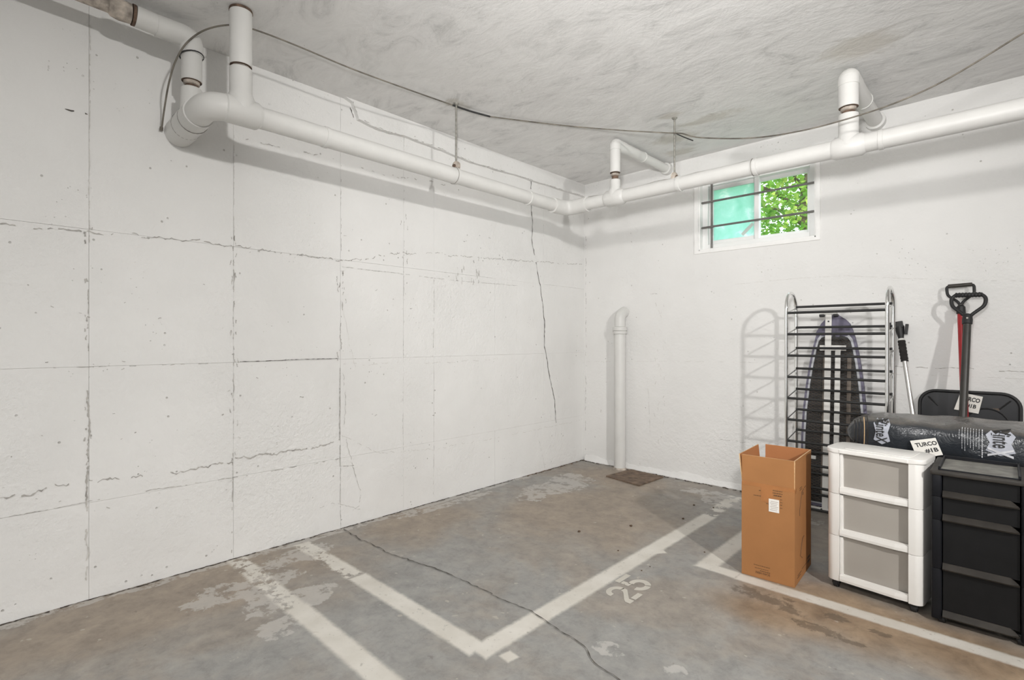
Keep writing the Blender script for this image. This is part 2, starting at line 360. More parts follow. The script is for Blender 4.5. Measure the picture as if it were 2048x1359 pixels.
def tube(name, pts, r, mat, parent=None, seg=14, **kw):
    bm = bmesh.new(); sweep(bm, pts, r, seg, **kw); bmesh.ops.recalc_face_normals(bm, faces=bm.faces)
    o = link_mesh(name, bm, mat, parent, True)
    if hasattr(o.data, 'set_sharp_from_angle'): o.data.set_sharp_from_angle(angle=math.radians(50))
    return o
def lathe(name, p0, direction, prof, mat, parent=None, seg=24):
    """prof = [(distance along axis, radius)]"""
    p0 = Vector(p0); d = Vector(direction).normalized(); bm = bmesh.new()
    pts = [p0 + d * t for t, _ in prof]; a, b = frame_at(d); rings = []
    for (t, r), p in zip(prof, pts):
        rings.append([bm.verts.new(p + (a * math.cos(u) + b * math.sin(u)) * max(r, 1e-4)) for u in [2 * math.pi * k / seg for k in range(seg)]])
    for A, B in zip(rings, rings[1:]):
        for k in range(seg): bm.faces.new((A[k], A[(k + 1) % seg], B[(k + 1) % seg], B[k]))
    bm.faces.new(rings[0][::-1]); bm.faces.new(rings[-1]); bmesh.ops.recalc_face_normals(bm, faces=bm.faces)
    o = link_mesh(name, bm, mat, parent, False)
    for p in o.data.polygons: p.use_smooth = len(p.vertices) == 4
    o.data.set_sharp_from_angle(angle=math.radians(35)) if hasattr(o.data, 'set_sharp_from_angle') else None
    return o
def arc3(c, a, b, r, t0, t1, n=8):
    c, a, b = Vector(c), Vector(a), Vector(b)
    return [c + (a * math.cos(t) + b * math.sin(t)) * r for t in [t0 + (t1 - t0) * k / n for k in range(n + 1)]]
def fillet(pts, r, n=6):
    """round the inner corners of a polyline"""
    pts = [Vector(p) for p in pts]; out = [pts[0]]
    for i in range(1, len(pts) - 1):
        a, p, b = pts[i - 1], pts[i], pts[i + 1]
        u, v = (a - p), (b - p); rr = min(r, u.length * 0.49, v.length * 0.49)
        s, e = p + u.normalized() * rr, p + v.normalized() * rr
        for k in range(n + 1):
            t = k / n; out.append(s * (1 - t) ** 2 + p * 2 * t * (1 - t) + e * t * t)
    out.append(pts[-1]); return out
def prism(name, outline, axis, lo, hi, mat, parent=None, bev=0.0):
    """outline in the two other axes, extruded along axis"""
    bm = bmesh.new()
    def mk(a, b, c): return {0: (c, a, b), 1: (a, c, b), 2: (a, b, c)}[axis]
    A = [bm.verts.new(mk(a, b, lo)) for a, b in outline]; B = [bm.verts.new(mk(a, b, hi)) for a, b in outline]
    n = len(A); bm.faces.new(A); bm.faces.new(B[::-1])
    for i in range(n): bm.faces.new((A[i], B[i], B[(i + 1) % n], A[(i + 1) % n]))
    bmesh.ops.recalc_face_normals(bm, faces=bm.faces)
    if bev: bmesh.ops.bevel(bm, geom=list(bm.edges), offset=bev, segments=2, affect='EDGES', profile=0.5)
    return link_mesh(name, bm, mat, parent)
def crack(name, pts, normal, width, mat, parent, jitter=0.004, broken=0.0, step=0.009, lift=0.0008):
    """irregular open joint or crack following the surface"""
    pts = [Vector(p) for p in pts]; nrm = Vector(normal); bm = bmesh.new(); run = []
    dense = []
    for a, b in zip(pts, pts[1:]):
        k = max(1, int((b - a).length / step))
        dense += [a.lerp(b, i / k) for i in range(k)]
    dense.append(pts[-1]); off = 0.0; prev = None; on = True
    for i, p in enumerate(dense):
        d = (dense[min(i + 1, len(dense) - 1)] - dense[max(i - 1, 0)]).normalized(); s = nrm.cross(d)
        off = off * 0.75 + random.uniform(-jitter, jitter)
        if random.random() < 0.45: on = random.random() >= broken
        wd = width * 0.72 * random.uniform(0.2, 1.35) if on else 0.0
        q = p + s * off + nrm * lift
        if wd == 0.0: prev = None; continue
        cur = (bm.verts.new(q + s * wd / 2), bm.verts.new(q - s * wd / 2))
        if prev: bm.faces.new((prev[0], prev[1], cur[1], cur[0]))
        prev = cur
    bmesh.ops.delete(bm, geom=[v for v in bm.verts if not v.link_faces], context='VERTS')
    if not bm.faces: bm.free(); return None
    return link_mesh(name, bm, mat, parent)
def text_tris(s, bold=0.0, spacing=1.0):
    cu = bpy.data.curves.new('lettering', 'FONT'); cu.body = s; cu.offset = bold; cu.space_character = spacing; cu.resolution_u = 3
    o = bpy.data.objects.new('lettering', cu); COL.objects.link(o); dg = bpy.context.evaluated_depsgraph_get()
    me = o.evaluated_get(dg).to_mesh(); vv = [tuple(v.co) for v in me.vertices]; ff = [tuple(p.vertices) for p in me.polygons]
    o.evaluated_get(dg).to_mesh_clear(); bpy.data.objects.remove(o); bpy.data.curves.remove(cu)
    x0, x1 = min(v[0] for v in vv), max(v[0] for v in vv); y0, y1 = min(v[1] for v in vv), max(v[1] for v in vv)
    return [((v[0] - x0) / (x1 - x0), (v[1] - y0) / (y1 - y0)) for v in vv], ff, (x1 - x0) / (y1 - y0)
def lettering(name, s, fn, mat, parent, bold=0.0):
    """fn maps the (0..1, 0..1) box of the words to a point of the surface"""
    vv, ff, _ = text_tris(s, bold); me = bpy.data.meshes.new(name)
    me.from_pydata([tuple(fn(u, v)) for u, v in vv], [], ff); me.materials.append(MATS[mat])
    o = bpy.data.objects.new(name, me); COL.objects.link(o); o.parent = parent; return o
def quadfn(tl, tr, br, bl, u0, u1, v0, v1, off):
    def fn(u, v):
        u = u0 + (u1 - u0) * u; v = v0 + (v1 - v0) * v
        return (bl * (1 - u) + br * u) * (1 - v) + (tl * (1 - u) + tr * u) * v + off
    return fn

# ------------------------------------------------------------------ room shell
RX, RY = 8.5, -8.5
def slab(name, dims, mat, label, cat):
    return tag(bx(name, dims, mat), label, cat, kind='structure')
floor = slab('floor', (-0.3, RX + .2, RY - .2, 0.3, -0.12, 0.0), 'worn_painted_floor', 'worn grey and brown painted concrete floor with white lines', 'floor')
slab('ceiling', (-0.3, RX + .2, RY - .2, 0.3, H, H + 0.2), 'grey_trowelled_plaster', 'grey trowelled plaster ceiling over the storage bay', 'ceiling')
wl = slab('wall_left', (-0.25, -0.007, RY - .2, 0.25, 0, H), 'white_painted_concrete', 'long white painted concrete wall on the left with formwork seams', 'wall')
slab('wall_right', (RX, RX + 0.2, RY - .2, 0.25, 0, H), 'white_painted_concrete', 'white concrete wall closing the room on the right, out of view', 'wall')
slab('wall_front', (-0.25, RX + .2, RY - .2, RY, 0, H), 'white_painted_concrete', 'white concrete wall behind the viewer, out of view', 'wall')
# cast panels of the left wall, each with its own edges
ys = [RY, -7.78, -7.14, -6.50, -5.87, -5.23, -4.595, -3.96, -3.329, -2.685, -2.199, -1.925, -1.279, -0.64, 0.0]
zs = [0.0, 0.455, 1.095, 1.740, H]
for i in range(len(ys) - 1):
    for j in range(4):
        pr = random.uniform(-0.0018, 0.0014)
        g = 0.0004
        bx('panel', (-0.0072, pr, ys[i] + g, ys[i + 1] - g, zs[j] + g * 0.8, zs[j + 1] - g * 0.8), 'white_painted_concrete', wl, bev=0.0009)
# back wall with the window opening
WX0, WX1, WZ0, WZ1 = 1.205, 2.105, 1.985, 2.60
bm = bmesh.new()
for d in ((-0.25, WX0, 0, .25, 0, H), (WX1, RX, 0, .25, 0, H), (WX0, WX1, 0, .25, 0, WZ0), (WX0, WX1, 0, .25, WZ1, H)): box(bm, *d)
wb = tag(link_mesh('wall_back', bm, 'white_painted_concrete'), 'white painted concrete wall with the small barred window', 'wall', kind='structure')

# haunches under the ceiling
pts = [lw(x, y, 0.03) for x, y in [(706, 204), (718, 238), (754, 257), (809, 272), (886, 300), (945, 324), (1033, 350), (1092, 369), (1164, 391)]]
low = [(p.y, p.z + 0.0) for p in pts] + [(0.0, pts[-1].z)]
sub = [low[0]]
for a, b in zip(low, low[1:]):
    for k in range(1, 7):
        t = k / 6; sub.append((a[0] + (b[0] - a[0]) * t, a[1] + (b[1] - a[1]) * t + random.uniform(-.004, .004)))
tr1 = tag(prism('trim_1', sub + [(0.0, H), (low[0][0] - 0.05, H)], 0, -0.002, 0.032, 'white_painted_concrete'), 'rough white concrete haunch along the top of the left wall', 'trim', kind='structure')
zz = [2.66 + 0.006 * math.sin(i * 1.7) + random.uniform(-.003, .003) for i in range(86)]
tr2 = tag(prism('trim_2', [(0.0 + i * 0.1, z) for i, z in enumerate(zz)] + [(8.5, H), (0.0, H)], 1, -0.03, 0.0, 'white_painted_concrete'), 'white concrete haunch along the top of the window wall', 'trim', kind='structure')

# seams, pour lines and cracks on the left wall
NX = (1, 0, 0); NY = (0, -1, 0)
def wl_crack(px, width, mat='seam_grey', **kw): crack('seam', [lw(x, y, 0.0022) for x, y in px], NX, width, mat, wl, **kw)
def wb_crack(px, width, mat='seam_faint', **kw): crack('seam', [bw(x, y, -0.0012) for x, y in px], NY, width, mat, wb, **kw)
wl_crack([(0, 449), (90, 458), (178, 463), (300, 474), (400, 482), (467, 492), (570, 505), (682, 519), (740, 518), (775, 507), (870, 507), (960, 515), (1060, 522), (1168, 530)], 0.007, 'seam_grey', jitter=0.006, broken=0.22)
wl_crack([(0, 996), (60, 985), (110, 973), (175, 963), (290, 950), (400, 936), (465, 921)], 0.010, 'seam_grey', jitter=0.007, broken=0.2)
wl_crack([(470, 915), (560, 905), (620, 896), (680, 878)], 0.011, 'seam_grey', jitter=0.007, broken=0.15)
wl_crack([(684, 870), (760, 905), (868, 898), (1000, 873), (1100, 853), (1168, 838)], 0.004, 'seam_faint', jitter=0.005, broken=0.3)
wl_crack([(0, 1036), (80, 1022), (175, 1002), (300, 980), (465, 955)], 0.004, 'seam_grey', jitter=0.002, broken=0.4)
wl_crack([(465, 955), (560, 938), (680, 917)], 0.005, 'seam_grey', jitter=0.002, broken=0.5)
wl_crack([(0, 737), (178, 733), (320, 730), (467, 724)], 0.0035, 'seam_grey', jitter=0.001, broken=0.65)
wl_crack([(480, 723), (580, 719), (678, 716)], 0.0045, 'crack_dark', jitter=0.0006, broken=0.0)
wl_crack([(682, 726), (740, 728), (807, 722), (868, 727), (1000, 716)], 0.004, 'seam_faint', jitter=0.004, broken=0.5)
wl_crack([(684, 533), (740, 540), (807, 548), (870, 556), (940, 563), (1035, 571)], 0.004, 'seam_grey', jitter=0.0015, broken=0.15)
wl_crack([(868, 556), (868, 620), (866, 695)], 0.004, 'seam_grey', jitter=0.0012, broken=0.15)
wl_crack([(868, 725), (868, 900), (866, 998)], 0.0025, 'seam_grey', jitter=0.001, broken=0.55)
wl_crack([(1033, 572), (1033, 700), (1030, 860)], 0.002, 'seam_faint', jitter=0.001, broken=0.4)
wl_crack([(807, 505), (808, 640), (806, 760), (806, 900)], 0.003, 'seam_grey', jitter=0.002, broken=0.5)
wl_crack([(180, 50), (179, 250), (178, 455)], 0.005, 'seam_faint', jitter=0.0012, broken=0.1)
wl_crack([(178, 470), (176, 690), (175, 760)], 0.004, 'seam_grey', jitter=0.001, broken=0.45)
wl_crack([(175, 780), (178, 855), (174, 900), (174, 1010)], 0.010, 'seam_grey', jitter=0.003, broken=0.05)
wl_crack([(174, 1010), (174, 1100), (173, 1160)], 0.008, 'seam_faint', jitter=0.004, broken=0.25)
wl_crack([(468, 270), (468, 490)], 0.004, 'seam_faint', jitter=0.001, broken=0.3)
wl_crack([(467, 492), (467, 580)], 0.007, 'seam_grey', jitter=0.002, broken=0.25)
wl_crack([(467, 580), (467, 725), (466, 880)], 0.005, 'seam_grey', jitter=0.002, broken=0.45)
wl_crack([(466, 905), (465, 1000), (464, 1105)], 0.005, 'seam_grey', jitter=0.001, broken=0.3)
wl_crack([(682, 330), (682, 515)], 0.0035, 'seam_grey', jitter=0.001, broken=0.5)
wl_crack([(684, 520), (685, 560), (682, 640), (683, 715)], 0.006, 'seam_grey', jitter=0.004, broken=0.4)
wl_crack([(680, 735), (679, 850), (680, 932), (708, 930)], 0.007, 'seam_grey', jitter=0.001, broken=0.05)
wl_crack([(681, 935), (680, 1000), (682, 1050)], 0.004, 'seam_grey', jitter=0.001, broken=0.3)
wl_crack([(686, 745), (690, 800), (688, 860), (698, 900), (708, 940), (722, 980), (718, 1010), (705, 1020)], 0.0035, 'seam_grey', jitter=0.004, broken=0.2)
wl_crack([(682, 600), (700, 690), (712, 740)], 0.0025, 'seam_faint', jitter=0.003, broken=0.2)
wl_crack([(640, 1015), (665, 1006), (690, 1010), (720, 1018)], 0.003, 'seam_grey', jitter=0.004, broken=0.3)
wl_crack([(808, 270), (808, 500)], 0.003, 'seam_grey', jitter=0.001, broken=0.6)
# long crack running down beside the corner
wl_crack([(1061, 355), (1062, 405), (1065, 445), (1064, 480), (1068, 505), (1073, 530), (1078, 560), (1085, 600), (1090, 640), (1088, 690), (1094, 720), (1101, 760), (1109, 800), (1112, 845)], 0.010, 'crack_dark', jitter=0.005, broken=0.03, step=0.02)
wl_crack([(1078, 880), (1085, 910), (1090, 935)], 0.003, 'seam_grey', jitter=0.003, broken=0.2)
# formwork tie marks beside the seams
def ticks(cx, y0, y1, n, spread):
    for _ in range(n):
        x = cx + random.choice((-1, 1)) * random.uniform(2, spread); y = random.uniform(y0, y1); L = random.uniform(3, 11)
        wl_crack([(x, y), (x + random.uniform(-1, 1), y + L)], random.uniform(0.004, 0.009), 'seam_grey', jitter=0.003, step=0.006)
for c, a, b, n in ((177, 420, 960, 16), (467, 440, 960, 22), (683, 500, 720, 14), (808, 420, 620, 8), (950, 515, 560, 12), (920, 515, 560, 9)): ticks(c, a, b, n, 9)
for _ in range(46):   # scattered nicks in the paint
    x, y = random.uniform(5, 1050), random.uniform(470, 1080)
    if y > 1215 - 0.277 * x: continue
    a = random.uniform(-0.6, 0.6); L = random.uniform(2, 8)
    wl_crack([(x, y), (x + L * math.cos(a), y + L * math.sin(a))], random.uniform(.003, .008), 'seam_grey', jitter=0.003, step=0.006)
crack('seam', [Vector((0.034, p[0], p[1] + .001)) for p in low[:-1]], NX, 0.006, 'seam_grey', tr1, jitter=0.004, broken=0.35)
for px in ([(500, 125), (560, 145), (640, 175), (700, 198)],): wl_crack(px, 0.010, 'seam_grey', jitter=0.006, broken=0.5)
wl_crack([(130, 217), (160, 223), (190, 230)], 0.009, 'crack_dark', jitter=0.003, broken=0.5)
wl_crack([(470, 275), (560, 295), (660, 315), (760, 345), (900, 372)], 0.006, 'seam_grey', jitter=0.006, broken=0.65)
wl_crack([(700, 215), (707, 235), (716, 243)], 0.008, 'crack_dark', jitter=0.003, broken=0.2)
# back wall
wb_crack([(1172, 723), (1320, 722), (1480, 724)], 0.003, broken=0.35, jitter=0.001)
wb_crack([(1480, 724), (1570, 726)], 0.003, broken=0.3, jitter=0.001)
wb_crack([(1790, 733), (1900, 737), (1960, 737), (1990, 741), (2048, 742)], 0.006, 'seam_grey', broken=0.25, jitter=0.003)
wb_crack([(1790, 748), (1920, 752), (2048, 757)], 0.003, broken=0.4, jitter=0.001)
wb_crack([(1470, 568), (1600, 556), (1690, 551), (1800, 556), (1920, 560), (2048, 562)], 0.003, broken=0.3, jitter=0.001)
wb_crack([(1300, 587), (1335, 586)], 0.004, 'seam_grey', broken=0.2)
wb_crack([(1295, 760), (1299, 830), (1300, 872)], 0.004, broken=0.3, jitter=0.002)
wb_crack([(1172, 470), (1172, 700), (1171, 910)], 0.006, 'seam_grey', jitter=0.004, broken=0.45)
wb_crack([(1440, 878), (1490, 885)], 0.005, 'seam_grey', broken=0.2)
for cx in (1322,):
    for _ in range(26):
        x, y = cx + random.uniform(-14, 8), random.uniform(600, 880); L = random.uniform(3, 10)
        wb_crack([(x, y), (x + random.uniform(-3, 3), y + L)], random.uniform(.003, .007), 'seam_faint', jitter=0.003, step=.006)
# dirt at the foot of the walls
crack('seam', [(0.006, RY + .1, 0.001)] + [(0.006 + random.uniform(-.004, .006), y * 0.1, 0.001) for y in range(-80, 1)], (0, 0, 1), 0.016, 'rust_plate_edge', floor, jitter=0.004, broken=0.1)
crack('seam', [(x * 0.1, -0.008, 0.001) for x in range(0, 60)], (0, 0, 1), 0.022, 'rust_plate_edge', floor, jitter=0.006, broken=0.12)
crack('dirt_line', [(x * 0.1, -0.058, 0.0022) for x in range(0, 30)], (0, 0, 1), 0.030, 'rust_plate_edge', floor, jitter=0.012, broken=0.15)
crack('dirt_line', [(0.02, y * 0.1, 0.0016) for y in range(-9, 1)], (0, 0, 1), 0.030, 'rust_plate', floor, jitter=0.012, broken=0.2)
# crumbling skirt of old paint at the foot of the window wall
bm = bmesh.new(); n = 90; prev = None
for i in range(n + 1):
    x = 0.02 + i * 0.03; d = 0.035 + 0.02 * mnoise.noise((x * 3, 0, 0)) + random.uniform(-.008, .008); hh = 0.05 + 0.03 * mnoise.noise((x * 4, 5, 0)) + random.uniform(-.008, .008)
    cur = [bm.verts.new((x, 0.002, 0)), bm.verts.new((x, -d, 0.0)), bm.verts.new((x, -d * 0.7, 0.006)), bm.verts.new((x, -0.012, hh * 0.6)), bm.verts.new((x, 0.002, hh))]
    if prev:
        for k in range(4): bm.faces.new((prev[k], prev[k + 1], cur[k + 1], cur[k]))
    prev = cur
bmesh.ops.recalc_face_normals(bm, faces=bm.faces)
link_mesh('plaster_fillet', bm, 'white_painted_concrete', wb, True)

# ------------------------------------------------------------------ floor paint and cracks
# stencilled 25: reads along +y with its top towards -x
def stencil(polys, org, sx, sy, name):
    bm = bmesh.new(); uvl = bm.loops.layers.uv.new('UVMap')
    for p in polys:
        f = bm.faces.new([bm.verts.new((org[0] - v * sy, org[1] + u * sx, 0.0012)) for u, v in p])
        for l in f.loops: l[uvl].uv = (0.5, 0.5)
    bmesh.ops.recalc_face_normals(bm, faces=bm.faces); bmesh.ops.triangulate(bm, faces=bm.faces)
    o = link_mesh('painted_numeral', bm, 'floor_line_paint', floor); o['label'] = name
def ringpoly(cx, cy, ro, ri, a0, a1, n=10, sq=1.0):
    A = [(cx + ro * math.cos(math.radians(a0 + (a1 - a0) * k / n)), cy + sq * ro * math.sin(math.radians(a0 + (a1 - a0) * k / n))) for k in range(n + 1)]
    B = [(cx + ri * math.cos(math.radians(a0 + (a1 - a0) * k / n)), cy + sq * ri * math.sin(math.radians(a0 + (a1 - a0) * k / n))) for k in range(n + 1)]
    return A + B[::-1]
two = [ringpoly(.5, .70, .46, .22, 185, -15, 14, 0.66) , [(.96, .66), (.92, .52), (.34, .18), (.34, .0), (.04, .0), (.04, .16), (.16, .26), (.66, .54), (.72, .68)], [(.44, 0), (.98, 0), (.98, .17), (.44, .17)]]
five = [[(.10, .83), (.95, .83), (.95, 1), (.10, 1)], [(.10, .80), (.10, .52), (.34, .52), (.34, .80)], ringpoly(.48, .32, .48, .23, 115, -60, 12, 0.68), ringpoly(.48, .32, .48, .23, -70, -175, 8, 0.68)]
stencil(two, (1.866, -2.250), 0.125, 0.155, 'white stencilled numeral 2 on the floor')
stencil(five, (1.856, -2.112), 0.130, 0.165, 'white stencilled numeral 5 on the floor')
def fl_crack(px, width, mat='crack_dark', **kw): crack('floor_crack', [fl(x, y, 0.005) for x, y in px], (0, 0, 1), width, mat, floor, **kw)
fl_crack([(686, 1058), (700, 1068), (722, 1077), (745, 1087), (768, 1097), (785, 1108), (815, 1116), (840, 1128), (868, 1135), (890, 1145), (930, 1162), (965, 1177), (982, 1188)], 0.009, jitter=0.007, broken=0.0, step=.02)
fl_crack([(982, 1188), (1010, 1200), (1045, 1214), (1062, 1221), (1090, 1238), (1105, 1250), (1130, 1266), (1150, 1280), (1170, 1298), (1180, 1315), (1186, 1325), (1205, 1338), (1225, 1348), (1238, 1360)], 0.0065, jitter=0.005, broken=0.0, step=.02)

# ------------------------------------------------------------------ window
win = empty('window_1', (0, 0, 0), 'small white sliding basement window with iron bars in the back wall', 'window', kind='structure')
# proud plaster surround
bm = bmesh.new(); ox0, ox1, oz0, oz1 = 1.172, 2.132, 1.962, 2.63
for d in ((ox0, WX0, -.012, .0, oz0, oz1), (WX1, ox1, -.012, .0, oz0, oz1), (WX0, WX1, -.012, .0, oz0, WZ0), (WX0, WX1, -.012, .0, WZ1, oz1)): box(bm, *d)
link_mesh('surround', bm, 'reveal_white', win)
bm = bmesh.new()
for d in ((WX0 - .002, WX0 + .014, 0, .13, WZ0, WZ1), (WX1 - .014, WX1 + .002, 0, .13, WZ0, WZ1), (WX0, WX1, 0, .13, WZ0 - .002, WZ0 + .014), (WX0, WX1, 0, .13, WZ1 - .014, WZ1 + .002)): box(bm, *d, bev=.003)
link_mesh('reveal', bm, 'reveal_white', win)
FY = 0.10
def rect_frame(name, x0, x1, z0, z1, y0, y1, t, tb, mat, parent):
    bm = bmesh.new()
    for d in ((x0, x0 + t, y0, y1, z0, z1), (x1 - t, x1, y0, y1, z0, z1), (x0 + t, x1 - t, y0, y1, z0, z0 + tb), (x0 + t, x1 - t, y0, y1, z1 - tb, z1)): box(bm, *d, bev=.003)
    return link_mesh(name, bm, mat, parent)
ix0, ix1, iz0, iz1 = WX0 + .012, WX1 - .012, WZ0 + .012, WZ1 - .012
rect_frame('window_frame', ix0, ix1, iz0, iz1, FY - .045, FY + .06, 0.045, 0.045, 'vinyl_white', win)
mx = 1.655
s1 = rect_frame('sash', ix0 + .04, mx + .02, iz0 + .04, iz1 - .04, FY - .015, FY + .01, 0.042, 0.04, 'vinyl_white', win)
bx('pane', (ix0 + .075, mx - .015, FY - .004, FY + .0, iz0 + .075, iz1 - .075), 'frosted_teal_pane', s1)
s2 = rect_frame('sash', mx - .02, ix1 - .04, iz0 + .04, iz1 - .04, FY + .015, FY + .04, 0.036, 0.036, 'vinyl_white', win)
bx('pane', (mx + .01, ix1 - .072, FY + .024, FY + .028, iz0 + .072, iz1 - .072), 'clear_pane', s2)
bx('window_mullion', (mx - .012, mx + .022, FY - .03, FY + .012, iz0 + .03, iz1 - .03), 'vinyl_white', win, bev=.003)
o = bx('tape_strip', (-.06, .06, -.0006, .0006, -.014, .014), 'clear_tape', win); o.location = (1.58, FY - .007, 2.135); o.rotation_euler = (0, -0.75, 0)
tube('window_bar', [(WX0 - .012, 0.03, 2.187), (WX1 + .012, 0.03, 2.187)], 0.0085, 'bar_iron', win, 10)
tube('window_bar', [(WX0 - .012, 0.03, 2.402), (WX1 + .012, 0.03, 2.402)], 0.0085, 'bar_iron', win, 10)
tube('window_bar', [(1.30, 0.048, WZ0 + .0), (1.30, 0.048, WZ1)], 0.009, 'bar_iron', win, 10)

# ------------------------------------------------------------------ outside: lawn and tree
tag(bx('ground', (-6, 10, 0.27, 14, 1.55, 1.70), 'grass'), 'grass level outside the basement window', 'lawn', kind='structure')
tree = empty('tree', (1.0, 4.2, 1.70), 'sunlit green tree seen outside the window', 'tree')
tube('trunk', [(0, 0, 0), (0.05, 0, .8), (-.05, 0.1, 1.6), (0.1, .1, 2.6)], 0.1, 'bark', tree, 10, radii=[.13, .1, .08, .04])
for k in range(7):
    a = k * 0.9; tube('branch', [(0, 0.05, .6 + k * .2), (.5 * math.cos(a), .5 * math.sin(a), .9 + k * .22), (1.2 * math.cos(a), 1.2 * math.sin(a), 1.1 + k * .25)], .03, 'bark', tree, 6, radii=[.04, .025, .01])
lv, lf = [], []
rnd = random.Random(3)
for k in range(13000):
    while True:
        p = Vector((rnd.uniform(-1, 1), rnd.uniform(-1, 1), rnd.uniform(-1, 1)))
        if p.length < 1: break
    p = Vector((p.x * 2.3, p.y * 1.5, p.z * 1.5 + 1.75))
    a = Vector((rnd.gauss(0, 1), rnd.gauss(0, 1), rnd.gauss(0, .6))).normalized(); b = a.cross(Vector((rnd.gauss(0, 1), rnd.gauss(0, 1), rnd.gauss(0, 1)))).normalized(); nn = a.cross(b)
    L = rnd.uniform(.06, .10); i = len(lv)
    lv += [p - a * L * .5, p + b * L * .36 + nn * .012, p + a * L * .55, p - b * L * .36 + nn * .012]; lf += [(i, i + 1, i + 2), (i, i + 2, i + 3)]
me = bpy.data.meshes.new('foliage'); me.from_pydata([tuple(v) for v in lv], [], lf); me.materials.append(MATS['leaf_green'])
o = bpy.data.objects.new('foliage', me); COL.objects.link(o); o.parent = tree; o['kind'] = 'stuff'

# ------------------------------------------------------------------ overhead drain pipe (one connected run)
XL, YB, PZ, PR = 0.475, -0.90, 2.308, 0.052
pipe = empty('drain_pipe', (XL, YB, PZ), 'white overhead drain pipe run along both walls with its risers', 'pipe')
inv = Matrix.Translation(-Vector((XL, YB, PZ)))
def P(*p): return Vector(p) - Vector((XL, YB, PZ))
WP = 'white_pipe_paint'
def ptube(name, pts, r, mat=WP, parent=pipe, **kw): return tube(name, [P(*p) for p in pts], r, mat, parent, kw.pop('seg', 22), **kw)
def plathe(name, p0, d, prof, mat=WP, parent=pipe): return lathe(name, P(*p0), d, prof, mat, parent)
# left run
ptube('pipe', [(XL, -3.50, PZ), (XL, -2.13, PZ)], PR)
ptube('pipe', [(XL, -2.135, PZ), (XL, -0.98, PZ + .002)], PR - .003)
ptube('pipe', [(0.55, YB, PZ + .01), (2.0, YB, PZ + .012)], PR - .003)
ptube('pipe', [(1.96, YB, PZ + .012), (RX, YB, PZ + .012)], PR)
for y, e in ((-3.04, .004), (-2.13, .003), (-1.40, .003)): plathe('joint_ring', (XL, y, PZ), (0, 1, 0), [(0, PR), (.002, PR + e), (.022, PR + e), (.024, PR)])
for x, e in ((0.62, .005), (1.45, .003), (1.965, .004), (2.62, .003)): plathe('joint_ring', (x, YB, PZ + .011), (1, 0, 0), [(0, PR - .002), (.002, PR + e), (.022, PR + e), (.024, PR - .002)])
for c, d in (((XL, -2.132, PZ), (0, 1, 0)), ((1.958, YB, PZ + .012), (1, 0, 0))): plathe('joint_gap', c, d, [(0, PR + .0035), (.003, PR + .0035)], 'joint_shadow_grey')
ptube('elbow', fillet([(XL, -1.10, PZ), (XL, YB, PZ + .005), (0.68, YB, PZ + .01)], .13, 8), PR + .008)
# left end: tee, elbow turning to the wall
plathe('tee', (XL, -3.535, PZ), (0, 1, 0), [(0, PR), (.01, PR + .012), (.15, PR + .012), (.17, PR)])
plathe('tee_neck', (0.481, -3.456, PZ), (0, 0, 1), [(0, PR + .006), (.055, PR + .010), (.085, PR - .002), (.20, PR - .002), (.203, PR - .006)])
ptube('elbow', fillet([(XL, -3.38, PZ), (XL, -3.592, PZ), (0.20, -3.592, PZ - .01)], .13, 8), PR + .010)
ptube('wall_stub', [(0.33, -3.592, PZ - .005), (0.0, -3.592, PZ - .014)], PR + .016)
for x in (0.13, 0.24): plathe('joint_gap', (x, -3.592, PZ - .009), (1, 0, 0), [(0, PR + .0175), (.003, PR + .0175)], 'joint_shadow_grey')
# the riser beside it: sleeve, bare iron gap
def riser(x, y, z_sock, z_gap0, z_gap1, z_top, r, top=True):
    plathe('riser_pipe', (x, y, z_sock), (0, 0, 1), [(0, r * .62), (z_top - z_sock - .02, r * .62)], 'rusty_iron')
    plathe('riser_coupling', (x, y, z_gap0 + (z_gap1 - z_gap0) * .35), (0, 0, 1), [(0, r * .62), (.004, r * .78), (.018, r * .78), (.022, r * .62)], 'flaky_pipe')
    plathe('riser_sleeve', (x, y, z_gap1), (0, 0, 1), [(0, r * .8), (0, r), (z_top - z_gap1, r)], 'white_lagging')
    plathe('sleeve_end', (x, y, z_gap1 - .002), (0, 0, 1), [(0, r * .97), (.0015, r * .97)], 'rusty_iron')
riser(0.481, -3.456, PZ + .19, 2.508, 2.522, H - .012, 0.049)
plathe('sleeve_crust', (0.481, -3.456, H - .014), (0, 0, 1), [(0, .047), (.003, .052), (.013, .050)], 'rusty_iron')
RX1, RY1 = 0.215, -3.542
plathe('tee_neck', (RX1, RY1 - .05, PZ), (0, 0, 1), [(0, PR), (.06, PR - .004), (.145, PR - .006), (.15, PR - .012)])
riser(RX1, RY1 - .05, PZ + .14, 2.462, 2.492, 2.70, 0.045)
ptube('elbow', fillet([(RX1, RY1 - .05, 2.62), (RX1, RY1 - .05, 2.705), (RX1, -3.74, 2.705)], .09, 7), .050, 'white_lagging')
ptube('ceiling_pipe', [(RX1, -3.68, 2.705), (RX1, -3.82, 2.712)], .047, 'white_lagging')
ptube('ceiling_pipe', [(RX1 - .005, -3.81, 2.714), (RX1 - .01, -4.6, 2.735)], .030, 'flaky_pipe')
plathe('flaky_coupling', (RX1, -3.835, 2.714), (0, -1, 0), [(0, .030), (.003, .043), (.045, .046), (.075, .040), (.085, .031)], 'flaky_pipe')
plathe('rust_band', (RX1, -3.822, 2.713), (0, -1, 0), [(0, .0465), (.012, .047)], 'rusty_iron')
